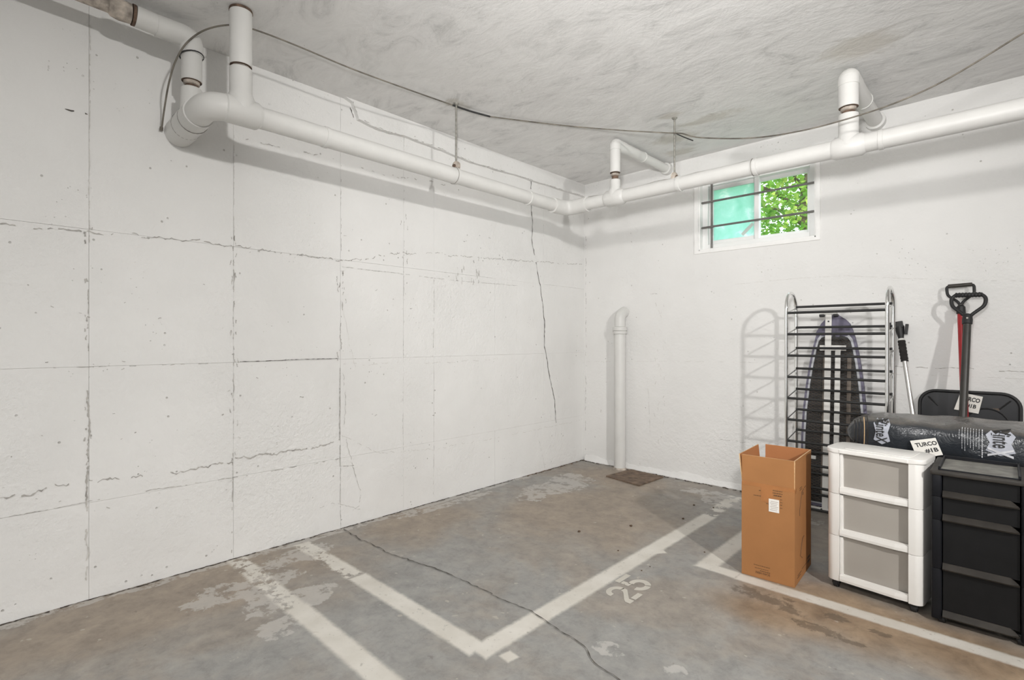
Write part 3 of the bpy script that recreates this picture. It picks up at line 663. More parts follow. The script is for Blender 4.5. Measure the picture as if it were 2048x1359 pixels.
# window wall risers with their stubs into the wall
def wall_riser(x, r, zt, zg0, zg1, zs):
    plathe('tee', (x - .085, YB, PZ + .011), (1, 0, 0), [(0, PR - .002), (.02, PR + .010), (.15, PR + .010), (.17, PR - .002)])
    plathe('tee_neck', (x, YB, PZ + .01), (0, 0, 1), [(0, PR + .012), (.05, PR + .004), (.075, r), (zs - PZ - .01, r), (zs - PZ - .007, r - .006)])
    riser(x, YB, zs - .02, zg0, zg1, zt, r)
    ptube('elbow', fillet([(x, YB, zt - .05), (x, YB, zt), (x, YB + .13, zt)], .06, 7), r + .003, 'white_lagging')
    ptube('wall_stub', [(x, YB + .08, zt), (x, YB + .42, zt + .005)], r, 'white_lagging')
    ptube('wall_stub', [(x, YB + .40, zt + .005), (x, -0.02, zt + .008)], r - .004, 'white_lagging')
    plathe('joint_ring', (x, YB + .415, zt + .005), (0, 1, 0), [(0, r), (.002, r + .003), (.012, r + .003), (.014, r)])
    plathe('stub_collar', (x, -0.085, zt + .008), (0, 1, 0), [(0, r), (.004, r + .010), (.075, r + .010)])
wall_riser(0.937, .040, 2.735, 2.47, 2.512, 2.455)
wall_riser(2.478, .050, 2.715, 2.508, 2.542, 2.50)

# hangers
def hanger(x, y, label):
    h = empty('pipe_hanger', (x, y, 0), label, 'pipe hanger', group='threaded rods holding the drain pipe')
    tube('rod', [(0, 0, PZ + .06), (0, 0, H)], .0065, 'galvanised_rod', h, 8)
    lathe('ceiling_anchor', (0, 0, H - .012), (0, 0, 1), [(0, .010), (.008, .018), (.012, .020)], 'galvanised_rod', h, 12)
    d = (0, 1, 0) if x < .6 else (1, 0, 0); dv = Vector(d)
    lathe('clevis', Vector((0, 0, PZ + .065)) - dv * .012, d, [(0, .030), (.003, .034), (.021, .034), (.024, .030)], 'flaky_pipe', h, 16)
    lathe('bolt', Vector((0, 0, PZ + .065)) - dv * .022, d, [(0, .012), (.044, .012)], 'rusty_iron', h, 6)
hanger(XL, -2.111, 'thin threaded hanger rod on the pipe along the left wall')
hanger(1.425, YB, 'thin threaded hanger rod on the pipe by the window')

# cable
def smooth(pts, n=8):
    pts = [Vector(p) for p in pts]; out = []
    for i in range(len(pts) - 1):
        p0, p1, p2, p3 = pts[max(i - 1, 0)], pts[i], pts[i + 1], pts[min(i + 2, len(pts) - 1)]
        for k in range(n):
            t = k / n; out.append(0.5 * ((2 * p1) + (p2 - p0) * t + (2 * p0 - 5 * p1 + 4 * p2 - p3) * t * t + (3 * p1 - p0 - 3 * p2 + p3) * t ** 3))
    out.append(pts[-1]); return out
cab = empty('cable', (XL, -2.111, H), 'thin old black cable sagging below the ceiling between pipes and hangers', 'cable')
c1 = [lw(323, 260, .02), lw(329, 215, .08), lw(338, 165, .18), lw(352, 120, .24), lw(376, 83, .265), lw(415, 58, .33), lw(468, 50, .415), lw(520, 63, .45), lw(600, 94, .46), lw(700, 136, .467), lw(800, 173, .47), lw(905, 210, XL - .008)]
OFF = Vector((XL, -2.111, H))
def ct(name, pts, r, mat): return tube(name, [p - OFF for p in smooth(pts)], r, mat, cab, 8)
ct('cable_run', c1, .0042, 'old_cable')
c2a = [lw(905, 210, XL - .008), bw(940, 222, -2.0), bw(980, 233, -1.85)]
c2b = [bw(980, 233, -1.85), bw(1060, 243, -1.58), bw(1150, 253, -1.30), bw(1250, 261, -1.06), bw(1345, 266, YB - .01)]
ct('cable_run', c2a, .0065, 'black_cable'); ct('cable_run', c2b, .0045, 'old_cable')
c3 = [bw(1345, 266, YB - .01), bw(1365, 267, -.93), bw(1400, 275, -.97), bw(1500, 276, -1.02), bw(1600, 262, -1.06), bw(1700, 236, -1.10), bw(1800, 202, -1.15), bw(1900, 155, -1.20), bw(2048, 65, -1.3), bw(2200, -30, -1.38)]
ct('cable_run', c3, .0042, 'old_cable')
ct('cable_end', [bw(1352, 267, -.915), bw(1370, 275, -.94), bw(1386, 281, -.95)], .0038, 'black_cable')
ct('cable_tip', [lw(323, 254, .02), lw(322.5, 261, .02)], .008, 'old_cable')
tie = [Vector((RX1, RY1 - .05, 2.615)) + Vector((math.cos(t) * .0505, math.sin(t) * .0505, .012 * math.sin(t * 1.0 + 1))) for t in [2 * math.pi * k / 20 for k in range(21)]]
tube('cable_tie', [p - OFF for p in tie], .0035, 'black_cable', cab, 6)

# ------------------------------------------------------------------ standpipe on the window wall
dp = empty('standpipe', (0.475, -0.085, 0), 'short white standpipe with collar and elbow rising from the floor by the corner', 'pipe')
lathe('pipe', (0, 0, 0), (0, 0, 1), [(0, .053), (1.31, .053)], WP, dp)
lathe('collar', (0, 0, 1.275), (0, 0, 1), [(0, .053), (.004, .064), (.024, .066), (.030, .060), (.036, .068), (.066, .068), (.072, .054)], WP, dp)
tube('elbow', fillet([(0, 0, 1.33), (0, 0, 1.455), (0.0, 0.085, 1.49)], .09, 8), .051, WP, dp, 22)
tube('foot_mortar', [(0, 0, 0), (0, 0, .02)], .06, 'flaky_pipe', dp, 16, radii=[.066, .05])
# steel plate
pc = [fl(x, y) for x, y in [(1212, 953), (1278, 972), (1327, 955), (1262, 940)]]
plate = tag(prism('floor_plate', [(p.x, p.y) for p in pc], 2, 0.0, 0.012, 'rust_plate', bev=.002), 'flat rusty metal plate lying on the floor by the standpipe', 'plate')

# ------------------------------------------------------------------ cardboard box
BX = empty('cardboard_box', (2.374, -1.553, 0), 'tall open brown cardboard box standing beside the white drawer cart', 'box', rz=math.radians(2.5))
bwid, bdep, bh, ft, fh = 0.25, 0.36, 0.482, 0.005, 0.142     # origin at the near right corner, x to the left is negative
def carton(name, d, mat='cardboard'): return bx(name, d, mat, BX)
fr = carton('front_panel', (-bwid, 0, 0, ft, 0.001, bh)); carton('back_panel', (-bwid, 0, bdep - ft, bdep, 0.001, bh))
carton('side_panel', (-bwid, -bwid + ft, ft, bdep - ft, 0.001, bh)); rs = carton('side_panel', (-ft, 0, ft, bdep - ft, 0.001, bh))
carton('bottom_panel', (-bwid + ft, -ft, ft, bdep - ft, 0.001, .008), 'cardboard_inside')
def flap(name, a, b, outward, tilt):
    """flap hinged on edge a-b, leaning outward by tilt"""
    a, b = Vector(a), Vector(b); o = Vector(outward); up = Vector((0, 0, 1)) * fh * math.cos(tilt) + o * fh * math.sin(tilt)
    n = (b - a).cross(up).normalized() * ft; bm = bmesh.new()
    if n.dot(o) > 0: n = -n
    q = [a, b, b + up, a + up]; A = [bm.verts.new(p) for p in q]; B = [bm.verts.new(p + n) for p in q]
    bm.faces.new(A); f2 = bm.faces.new(B[::-1]); f2.material_index = 1
    for i in range(4): f = bm.faces.new((A[i], B[i], B[(i + 1) % 4], A[(i + 1) % 4])); f.material_index = 2
    bmesh.ops.recalc_face_normals(bm, faces=bm.faces)
    return link_mesh(name, bm, ['cardboard', 'cardboard_inside', 'cardboard_edge'], BX)
e = .002
flap('flap', (-bwid + e, 0, bh), (-e, 0, bh), (0, -1, 0), 0.03)
flap('flap', (-e, bdep, bh), (-bwid + .02, bdep, bh), (0, 1, 0), 0.02)
flap('flap', (0, e, bh), (0, bdep - e, bh), (1, 0, 0), 0.01)
flap('flap', (-bwid, bdep - .03, bh), (-bwid, e, bh), (-1, 0, 0), 0.10)
# tape, label and print
bx('tape', (-bwid + .004, -.001, -.0008, .001, bh - .014, bh + .004), 'brown_tape', BX)
o = bx('tape', (-.155, -.10, -.0012, .001, bh - .085, bh - .004), 'brown_tape', BX)
bx('tape', (-.001, .0008, .004, .03, bh - .02, bh + .002), 'brown_tape', BX)
lab = bx('sticker', (-.118, -.070, -.0018, .001, .353, .418), 'label_white', BX)
for k in range(6): bx('sticker_line', (-.112 + .003 * (k % 2), -.080 + .003 * (k % 3), -.0022, -.0016, .362 + k * .0085, .3645 + k * .0085), 'ink_faint', lab)
def print_lines(parent, axis, rows):
    bm = bmesh.new()
    for a0, a1, z, t in rows:
        # broken strokes so that it reads as small lettering
        x = a0
        while x < a1:
            w_ = random.uniform(.004, .011); x2 = min(x + w_, a1)
            if axis == 'front': box(bm, x, x2, -.0009, .0005, z - t / 2, z + t / 2)
            else: box(bm, -.0005, .0009, x, x2, z - t / 2, z + t / 2)
            x = x2 + .0018
    o = link_mesh('print', bm, 'box_print', parent); o['kind'] = 'stuff'; return o
print_lines(fr, 'front', [(-.10, -.055, .462, .0025), (-.165, -.055, .450, .003), (-.095, -.06, .438, .005), (-.19, -.12, .422, .003), (-.065, -.056, .422, .003), (-.065, -.056, .408, .003), (-.135, -.12, .402, .003), (-.065, -.056, .395, .003), (-.13, -.12, .390, .003), (-.065, -.056, .38, .003), (-.19, -.112, .065, .002), (-.185, -.12, .050, .002), (-.16, -.112, .040, .003)])
lettering('print', 'SCAN HERE', lambda u, v: (-.112 - .07 * u, -.0009, .034 - .011 * v), 'box_print', fr, bold=.01)
bm = bmesh.new()
def side_stroke(pts, t=.003):
    sweep(bm, [(.0006, y, z) for y, z in pts], t / 2, 4, flat=1.0)
side_stroke([(.10, .36), (.145, .44), (.185, .45)]); side_stroke([(.195, .205), (.16, .20), (.11, .125), (.16, .10)]); side_stroke([(.10, .36), (.10, .33)]); side_stroke([(.20, .452), (.235, .455)])
link_mesh('print', bm, 'box_print', rs)['kind'] = 'stuff'
print_lines(rs, 'side', [(.10, .15, .468, .0025), (.10, .15, .458, .0025), (.16, .18, .433, .004), (.16, .18, .425, .004), (.27, .33, .06, .012), (.27, .33, .04, .012), (.06, .14, .04, .003), (.05, .12, .03, .003), (.15, .25, .045, .002)])

# ------------------------------------------------------------------ drawer carts
def caster(parent, x, y, r=.019):
    c = lathe('caster', (x - .012, y, r), (1, 0, 0), [(0, r * .8), (.003, r), (.021, r), (.024, r * .8)], 'rubber_black', parent, 16)
    bx('caster_fork', (x - .016, x + .016, y - .012, y + .012, r, r * 2 + .012), 'rubber_black', c, bev=.003)
WC = empty('drawer_cart', (2.4795, -1.412, 0), 'white plastic three drawer cart with frosted drawer fronts', 'drawer cart', rz=math.radians(-7.0))
W, D = .388, .215
def rounded_plan(x0, x1, y0, y1, rf, rb, n=7):
    out = []
    for cx, cy, r, a0 in ((x0 + rf, y0 + rf, rf, 180), (x1 - rf, y0 + rf, rf, 270), (x1 - rb, y1 - rb, rb, 0), (x0 + rb, y1 - rb, rb, 90)):
        out += [(cx + r * math.cos(math.radians(a0 + 90 * k / n)), cy + r * math.sin(math.radians(a0 + 90 * k / n))) for k in range(n + 1)]
    return out
def post_plan(x0, x1, y0, y1, r, side, n=7):
    """square inner edge, rounded outer front edge"""
    if side < 0: c = [(x0 + r + r * math.cos(math.radians(180 + 90 * k / n)), y0 + r + r * math.sin(math.radians(180 + 90 * k / n))) for k in range(n + 1)]; return c + [(x1, y0), (x1, y1), (x0 + .008, y1), (x0, y1 - .008)]
    c = [(x1 - r + r * math.cos(math.radians(270 + 90 * k / n)), y0 + r + r * math.sin(math.radians(270 + 90 * k / n))) for k in range(n + 1)]
    return [(x0, y0)] + c + [(x1, y1 - .008), (x1 - .008, y1), (x0, y1)]
def solid(name, plan, z0, z1, mat, parent, bev=0.0, zb=None):
    bm = bmesh.new(); A = [bm.verts.new((x, y, z0)) for x, y in plan]; B = [bm.verts.new((x, y, z1)) for x, y in plan]
    bot = bm.faces.new(A[::-1]); top = bm.faces.new(B); n = len(A)
    for i in range(n): bm.faces.new((A[i], A[(i + 1) % n], B[(i + 1) % n], B[i]))
    if bev: bmesh.ops.bevel(bm, geom=list(top.edges) + list(bot.edges), offset=bev, segments=3, affect='EDGES', profile=.5)
    o = link_mesh(name, bm, mat, parent)
    for p in o.data.polygons: p.use_smooth = len(p.vertices) == 4
    if hasattr(o.data, 'set_sharp_from_angle'): o.data.set_sharp_from_angle(angle=math.radians(40))
    return o
DX0, DX1 = .060, .335
tz = [.043, .264, .469, .668]
for i in range(3):          # three stacked tiers: two rounded side posts and a back
    z0, z1 = tz[i] + .0008, tz[i + 1] - .0008
    bm_l = post_plan(.002, DX0, -.008, D - .01, .034, -1); solid('side_post', bm_l, z0, z1, 'white_plastic', WC, .0012)
    solid('side_post', post_plan(DX1, W - .002, -.008, D - .01, .030, 1), z0, z1, 'white_plastic', WC, .0012)
    bx('back_panel', (DX0, DX1, D - .02, D - .012, z0, z1), 'white_plastic', WC)
    lz0, lz1 = z0 + .003, z0 + .032
    dr = bx('drawer', (DX0 + .001, DX0 + .014, -.004, .03, z0 + .003, z1 - .003), 'white_plastic', WC, bev=.002)   # front left stile
    bm = bmesh.new()                       # bottom rail with a pulled lip
    prof = [(-.010, lz0), (-.012, lz0 + .012), (-.010, lz1), (.010, lz1 + .004), (.02, lz1), (.02, lz0)]
    ring = []
    for x, push in ((DX0 + .002, 1), (DX0 + .02, 1), (DX1 - .05, 1), (DX1 - .002, .35)):
        ring.append([bm.verts.new((x, y * (push if y < 0 else 1), z)) for y, z in prof])
    for A, B in zip(ring, ring[1:]):
        for k in range(6): bm.faces.new((A[k], B[k], B[(k + 1) % 6], A[(k + 1) % 6]))
    bm.faces.new(ring[0]); bm.faces.new(ring[-1][::-1]); bmesh.ops.recalc_face_normals(bm, faces=bm.faces)
    link_mesh('handle_lip', bm, 'white_plastic', dr)
    bm = bmesh.new(); nx = 10; rowp = None           # slightly bowed frosted front, setting back to the right
    for k in range(nx + 1):
        t = k / nx; x = DX0 + .013 + (DX1 - DX0 - .014) * t; y = .010 + .016 * t * t
        cur = (bm.verts.new((x, y, lz1)), bm.verts.new((x, y, z1 - .002)), bm.verts.new((x, y + .003, z1 - .002)), bm.verts.new((x, y + .003, lz1)))
        if rowp:
            for j in range(4): bm.faces.new((rowp[j], cur[j], cur[(j + 1) % 4], rowp[(j + 1) % 4]))
        rowp = cur
    bmesh.ops.recalc_face_normals(bm, faces=bm.faces)
    link_mesh('drawer_front', bm, 'frosted_drawer', dr)
solid('lid', rounded_plan(-.004, W + .006, -.012, D, .040, .045), .668, .690, 'white_plastic', WC, .005)
solid('lid_panel', rounded_plan(.07, W - .05, .012, D - .02, .02, .02), .689, .6925, 'white_plastic', WC, .0015)
bx('lid_lip', (DX0, DX1, -.016, .0, .669, .687), 'white_plastic', WC, bev=.003)
for x, y in ((.035, .03), (W - .04, .03), (.035, D - .04), (W - .04, D - .04)): caster(WC, x, y, .017)

BC = empty('drawer_cart', (2.892, -1.48, 0), 'black plastic four drawer cart with a dusty tray top at the right edge', 'drawer cart')
W, D = .315, .34
DX0, DX1 = .036, .279
zt_ = [.034, .237, .447, .547, .640]
for a, b in ((0.0, DX0), (DX1, W)):
    for z0, z1 in zip([.02] + zt_[1:4], zt_[1:4] + [.645]): solid('side_post', rounded_plan(a, b, 0, D, .008, .006, 4), z0 + .0005, z1 - .0005, 'black_plastic', BC, .001)
bx('back_panel', (DX0, DX1, D - .012, D, .03, .645), 'black_plastic', BC)
for i in range(4):
    z0, z1 = zt_[i], zt_[i + 1]; t = .026
    dr = bx('drawer_front', (DX0 + .003, DX1 - .003, .016, .022, z0 + t - .004, z1 - .002), 'smoked_plastic', BC)
    bm = bmesh.new(); prof = [(-.006, z0), (-.010, z0 + .006), (.012, z0 + t), (.018, z0 + t), (.018, z0)]; ring = []
    for x, k_ in ((DX0 + .002, 1.0), (DX1 - .03, 1.0), (DX1 - .003, 0.0)):
        ring.append([bm.verts.new((x, y if k_ else max(y, .0), z if k_ else z0 + (z - z0) * .12)) for y, z in prof])
    for A, B in zip(ring, ring[1:]):
        for k in range(5): bm.faces.new((A[k], B[k], B[(k + 1) % 5], A[(k + 1) % 5]))
    bm.faces.new(ring[0]); bm.faces.new(ring[-1][::-1]); bmesh.ops.recalc_face_normals(bm, faces=bm.faces)
    link_mesh('handle_lip', bm, 'dusty_black_plastic', dr)
solid('top', rounded_plan(-.004, W + .004, -.006, D, .008, .012, 4), .640, .659, 'dusty_black_plastic', BC, .004)
bx('tray_base', (.03, .272, .03, D - .035, .6585, .6605), 'dusty_tray', BC)
bm = bmesh.new()
for d in ((.022, .030, .022, D - .027, .657, .674), (.272, .280, .022, D - .027, .657, .674), (.022, .280, .022, .029, .657, .664), (.022, .280, D - .034, D - .027, .657, .676)): box(bm, *d, bev=.002)
link_mesh('tray_rim', bm, 'black_plastic', BC)
for x, y in ((.035, .03), (W - .035, .03), (.035, D - .05), (W - .035, D - .05)): caster(BC, x, y, .0155)

# ------------------------------------------------------------------ shoe rack
RK = empty('shoe_rack', (2.02, -0.43, 0), 'tall ten tier shoe rack with chrome side loops and black bars', 'shoe rack')
RW, RD, RH = .575, .235, 1.565
def loop(x):
    r = RD / 2 - .0
    pts = [(x, 0, .0), (x, 0, .04)] + [(x, 0, z * .1) for z in range(1, 15)] + arc3((x, r, RH - r - .012), (0, -1, 0), (0, 0, 1), r, 0, math.pi, 14) + [(x, RD, z * .1) for z in range(14, 0, -1)] + [(x, RD, 0)]
    return tube('side_loop', pts, .0115, 'chrome', RK, 12)
for x in (0, RW):
    loop(x)
    for yy in (0, RD): lathe('foot_cap', (x, yy, 0), (0, 0, 1), [(0, .014), (.03, .014)], 'rubber_black', RK, 10)
for k in range(10):
    zf = 1.408 - k * .1478
    zb = zf + .040
    for x in (0, RW): tube('cross_brace', [(x, .0, zf), (x, RD, zb)], .005, 'chrome', RK, 8)
    tube('bar', [(0.004, .012, zf), (RW - .004, .012, zf)], .0088, 'black_tube', RK, 10)
    tube('bar', [(0.004, RD - .012, zb + .010), (RW - .004, RD - .012, zb + .010)], .0088, 'black_tube', RK, 10)

# ------------------------------------------------------------------ ironing board leaning on the wall, underside out
IB = empty('ironing_board', (2.235, -0.155, 0.0), 'ironing board leaning on the wall behind the shoe rack, underside showing', 'ironing board')
IB.rotation_euler = (-0.075, 0, 0)
HWT = [(0.03, .17), (.06, .19), (.10, .2), (.5, .205), (.7, .198), (.9, .18), (1.05, .160), (1.15, .143), (1.25, .122), (1.32, .100), (1.36, .082), (1.39, .055), (1.405, .025), (1.412, .0)]
def board_outline(inset, z0, z1):
    def hw(z):
        for (a, p), (b, q) in zip(HWT, HWT[1:]):
            if a <= z <= b: return p + (q - p) * (z - a) / (b - a)
        return 0.0
    pts = []; n = 40
    for k in range(n + 1):
        z = z0 + (z1 - z0) * k / n; cap = max(0.0, 1 - max(0, 1 - (z1 - z) / .06) ** 2) ** .5
        pts.append((max(0, (hw(z) - inset)) * cap, z))
    return pts + [(-x, z) for x, z in pts[::-1]]
def dedupe(o): 
    r = []
    for p in o:
        if not r or (abs(p[0] - r[-1][0]) + abs(p[1] - r[-1][1])) > 1e-4: r.append(p)
    return r
prism('cover', dedupe(board_outline(.0, .03, 1.412)), 1, .012, .045, 'board_cover', IB)
hem_out = dedupe(board_outline(.016, .05, 1.29)); hem_in = dedupe(board_outline(.030, .06, 1.272))
prism('hem', hem_out, 1, .006, .0125, 'board_hem', IB)
prism('backing', hem_in, 1, .0035, .0065, 'black_tube', IB)
# expanded metal: crossing strands clipped to the outline
def halfw(z):
    best = 0
    for a, b in zip(hem_in, hem_in[1:]):
        if a[0] >= 0 and b[0] >= 0 and min(a[1], b[1]) <= z <= max(a[1], b[1]) and abs(b[1] - a[1]) > 1e-6:
            t = (z - a[1]) / (b[1] - a[1]); best = max(best, a[0] + (b[0] - a[0]) * t)
    return best
bm = bmesh.new()
for s in (-1, 1):
    for k in range(-18, 70):
        seg_ = []
        for i in range(-20, 21):
            x = i * .0095; z = .06 + k * .02 + s * x * .55
            if abs(x) < halfw(z) - .002 and z > .065 and z < 1.24: seg_.append((x, .002, z))
            else:
                if len(seg_) > 1: sweep(bm, [seg_[0], seg_[-1]], .0022, 3, caps=False)
                seg_ = []
        if len(seg_) > 1: sweep(bm, [seg_[0], seg_[-1]], .0022, 3, caps=False)
o = link_mesh('metal_mesh', bm, 'board_rail', IB); o['kind'] = 'stuff'
for x in (-.055, .095): bx('support_rail', (x - .013, x + .013, -.008, .003, .10, 1.10), 'board_rail', IB, bev=.002)
bx('cross_bracket', (-.09, .075, -.014, -.002, 1.145, 1.185), 'leg_white', IB, bev=.003)
lg = bx('leg', (-.054, -.014, -.028, -.014, .02, 1.405), 'leg_white', IB, bev=.004)
bx('leg_foot', (-.085, .02, -.034, -.008, 1.405, 1.425), 'leg_white', lg, bev=.006)
bx('foot_cap', (-.092, -.06, -.036, -.006, 1.39, 1.408), 'rubber_black', lg, bev=.004); bx('foot_cap', (-.005, .027, -.036, -.006, 1.39, 1.408), 'rubber_black', lg, bev=.004)
lathe('rivet', (-.0325, -.03, 1.355), (0, 1, 0), [(0, .006), (.003, .006)], 'ink_black', lg, 10)
lg2 = bx('leg', (.010, .044, -.024, -.010, .02, 1.17), 'leg_white', IB, bev=.004)
bx('leg_foot', (-.14, .14, -.05, -.026, .012, .034), 'leg_white', lg2, bev=.008)
lathe('rivet', (-.05, -.052, .024), (0, 1, 0), [(0, .006), (.003, .006)], 'ink_black', lg2, 10)
bx('latch_bracket', (-.16, -.10, -.012, 0, .36, .385), 'leg_white', IB, bev=.003)
# gathered fabric at the nose
bm = bmesh.new(); nu, nvv = 24, 8; g_ = []
for i in range(nu + 1):
    rowv = []
    for j in range(nvv + 1):
        t = j / nvv; z = 1.405 - .16 * t
        hw = .122 * min(1, ((1.412 - z) / .16)) ** .55
        u = -1 + 2 * i / nu
        rowv.append(bm.verts.new((hw * u, .004 - .010 * (1 - u * u) * math.sin(math.pi * t) + .004 * math.sin(u * 17 + t * 2) * t, z + .02 * u * u * t)))
    g_.append(rowv)
for i in range(nu):
    for j in range(nvv): bm.faces.new((g_[i][j], g_[i + 1][j], g_[i + 1][j + 1], g_[i][j + 1]))
link_mesh('gathered_cover', bm, 'board_cover', IB, True)

# ------------------------------------------------------------------ long tools leaning on the wall
def tool_axis(top, mid):
    d = (mid - top).normalized(); k = -(top.z - 0.012) / d.z; return top, top + d * k, d
# snow brush pole
T, B, d = tool_axis(bw(1801, 668, -0.045), bw(1826, 830, -0.17))
PO = empty('snow_brush', (B.x, B.y, 0), 'aluminium pole with black foam grip and black bracket leaning beside the shoe rack', 'snow brush')
o_ = Vector((B.x, B.y, 0))
tube('shaft', [T - o_, B - o_], .0125, 'aluminium', PO, 14)
g0, g1 = T + d * .045, T + d * .185
tube('grip', [g0.lerp(g1, k / 16) - o_ for k in range(17)], .02, 'foam_grip', PO, 14, radii=[.021 + .0018 * math.sin(k * 2.4) for k in range(17)])
lathe('ferrule', T + d * .030 - o_, d, [(0, .014), (.004, .019), (.012, .019), (.015, .016)], 'leg_white', PO)
br = tube('bracket', [T - d * .055 - o_, T - d * .02 - o_, T + d * .03 - o_], .02, 'rubber_black', PO, 10, radii=[.028, .024, .015])
b2 = bx('bracket_jaw', (-.055, .035, -.02, .012, -.02, .022), 'rubber_black', br, bev=.003); b2.location = T - d * .065 - o_ + Vector((-.012, -.008, 0)); b2.rotation_euler = (0, -.16, 0)
b3 = bx('bracket_jaw', (-.008, .008, -.02, .012, -.045, .025), 'rubber_black', br, bev=.003); b3.location = T - d * .045 - o_ + Vector((.04, -.008, 0)); b3.rotation_euler = (0, .1, 0)
b4 = bx('bracket_pin', (-.004, .004, -.026, -.018, -.004, .004), 'leg_white', br, bev=.001); b4.location = T - d * .07 - o_ + Vector((-.03, -.006, 0))

def shovel(name, top, mid, shaft_mat, handle_mat, label, style, r):
    T, B, d = tool_axis(top, mid)
    root = empty(name, (B.x, B.y, 0), label, 'shovel'); o_ = Vector((B.x, B.y, 0)); up = -d
    side = Vector((1, 0, 0)); side = (side - up * side.dot(up)).normalized()
    def L(u, v): return T + side * u + up * v - o_
    tube('shaft', [T - up * .005 - o_, B + up * .28 - o_], r, shaft_mat, root, 16)
    if style == 'D':       # wide grip on two slanted arms
        h = tube('handle_arms', fillet([L(0, -.03), L(-.012, .01), L(-.078, .075), L(-.080, .125), L(-.055, .148)], .03, 5), .010, handle_mat, root, 12)
        tube('handle_arm', fillet([L(0, -.03), L(.012, .01), L(.078, .075), L(.080, .125), L(.055, .148)], .03, 5), .010, handle_mat, h, 12)
        tube('grip', [L(-.062 + .124 * k / 24, .143) for k in range(25)], .015, handle_mat, h, 12, radii=[.0145 + .002 * math.sin(k * 2.1) for k in range(25)])
        lathe('socket', L(0, -.045), up, [(0, r + .001), (.003, r + .005), (.03, r + .006), (.06, r + .002), (.066, .012)], handle_mat, h)
        lathe('rivet', L(0, -.005) - Vector((0, r + .009, 0)), (0, 1, 0), [(0, .005), (.006, .005)], 'galvanised_rod', h, 10)
    else:                  # squared loop
        h = tube('handle_loop', fillet([L(0, 0), L(-.012, .03), L(-.062, .075), L(-.066, .135), L(.066, .135), L(.066, .075), L(.012, .03), L(0, 0)], .018, 4), .008, handle_mat, root, 10)
        tube('grip', [L(-.058, .135), L(.058, .135)], .012, 'dusty_black_plastic', h, 12)
        lathe('socket', L(0, -.05), up, [(0, r), (.003, r + .004), (.045, r + .004), (.06, .010)], handle_mat, h)
        lathe('cap', L(0, -.004), up, [(0, .011), (.012, .012), (.018, .006)], 'galvanised_rod', h, 12)
    # scoop resting on the floor
    bm = bmesh.new(); rows = []
    for i in range(7):
        t = i / 6; z = .004 + .30 * t
        rows.append([bm.verts.new(Vector((-.20 + .40 * k / 8, -.015 + .06 * abs(k / 4 - 1) ** 2 * -.4 + .05 * (t - .5) ** 2, z)) ) for k in range(9)])
    fs = []
    for a, b in zip(rows, rows[1:]):
        for k in range(8): fs.append(bm.faces.new((a[k], a[k + 1], b[k + 1], b[k])))
    bmesh.ops.solidify(bm, geom=fs, thickness=.004)
    link_mesh('scoop', bm, handle_mat if style == 'D' else shaft_mat, root, True)
    return root
shovel('shovel', bw(1921.5, 612, -.075), bw(1929.5, 830, -.20), 'red_shaft', 'rubber_black', 'red shafted shovel with a black squared handle leaning on the wall', 'loop', .0185)
shovel('shovel', bw(1935, 634, -.16), bw(1926, 830, -.32), 'dark_shaft', 'rubber_black', 'dark grey shafted shovel with a wide black D handle, in front of the red one', 'D', .0195)

# big black tray stood on end
TR = empty('plastic_tray', (2.955, -0.09, 0), 'large black plastic tray with rounded corners stood on end against the wall', 'tray')
TR.rotation_euler = (-0.055, 0, 0)
ol = rounded_plan(-.238, .238, 0.003, .895, .07, .085, 8)
prism('tray_panel', ol, 1, .018, .024, 'tray_black', TR)
bm = bmesh.new(); sweep(bm, [(x, .010, z) for x, z in ol], .0095, 8, closed=True); bmesh.ops.recalc_face_normals(bm, faces=bm.faces)
link_mesh('tray_rim', bm, 'rubber_black', TR, True)
for s in (-1, 1): tube('corner_rib', [(s * .195, .016, .855), (s * .145, .017, .80)], .005, 'rubber_black', TR, 6)
tube('moulded_arc', arc3((.09, .017, .70), (1, 0, 0), (0, 0, 1), .10, .3, 2.8, 10), .006, 'rubber_black', TR, 6)
bx('stain', (.115, .145, .0168, .018, .79, .805), 'sand_debris', TR)

# ------------------------------------------------------------------ bags
def bag(name, loc, L, a, b, label, seed, n_exp=3.6, sag=.0):
    """pillow shaped sack: length L along x, half depth a, half height b"""
    root = empty(name, loc, label, 'bag'); rs_ = Vector((seed * 7.3, seed * 1.7, 0))
    def S(u, th, off=0.0):
        x = L * u; e_ = min(1.0, (1 - (1 - min(1, u / .16)) ** 2.2) ** .5 if u < .16 else 1.0); e2 = min(1.0, (1 - (1 - min(1, (1 - u) / .12)) ** 2.2) ** .5 if u > .88 else 1.0)
        k = max(.12, e_ * e2); c, s = math.cos(th), math.sin(th)
        y = a * (.45 + .55 * k) * math.copysign(abs(c) ** (2 / n_exp), c); z = b * k * math.copysign(abs(s) ** (2 / n_exp), s)
        p = Vector((x, y, z + b)); nn = Vector((0, c, s)).normalized()
        w_ = mnoise.noise(p * 6 + rs_) * .014 + mnoise.noise(p * 14 + rs_) * .006
        z_ = p + nn * (w_ + off)
        if z_.z < 0.004: z_.z = 0.004 - min(0, off)
        return z_
    bm = bmesh.new(); nu, nv = 60, 44; R = []
    for i in range(nu + 1): R.append([bm.verts.new(S(i / nu, 2 * math.pi * k / nv)) for k in range(nv)])
    for A, B_ in zip(R, R[1:]):
        for k in range(nv): bm.faces.new((A[k], A[(k + 1) % nv], B_[(k + 1) % nv], B_[k]))
    bm.faces.new(R[0]); bm.faces.new(R[-1][::-1]); bmesh.ops.recalc_face_normals(bm, faces=bm.faces)
    link_mesh('sack', bm, 'bag_film', root, True)
    return root, S
lowbag, _ = bag('plastic_bag', (2.62, -0.79, 0.0), .72, .20, .30, 'bulky black plastic bag in shadow beneath the printed bag', 3, 5)
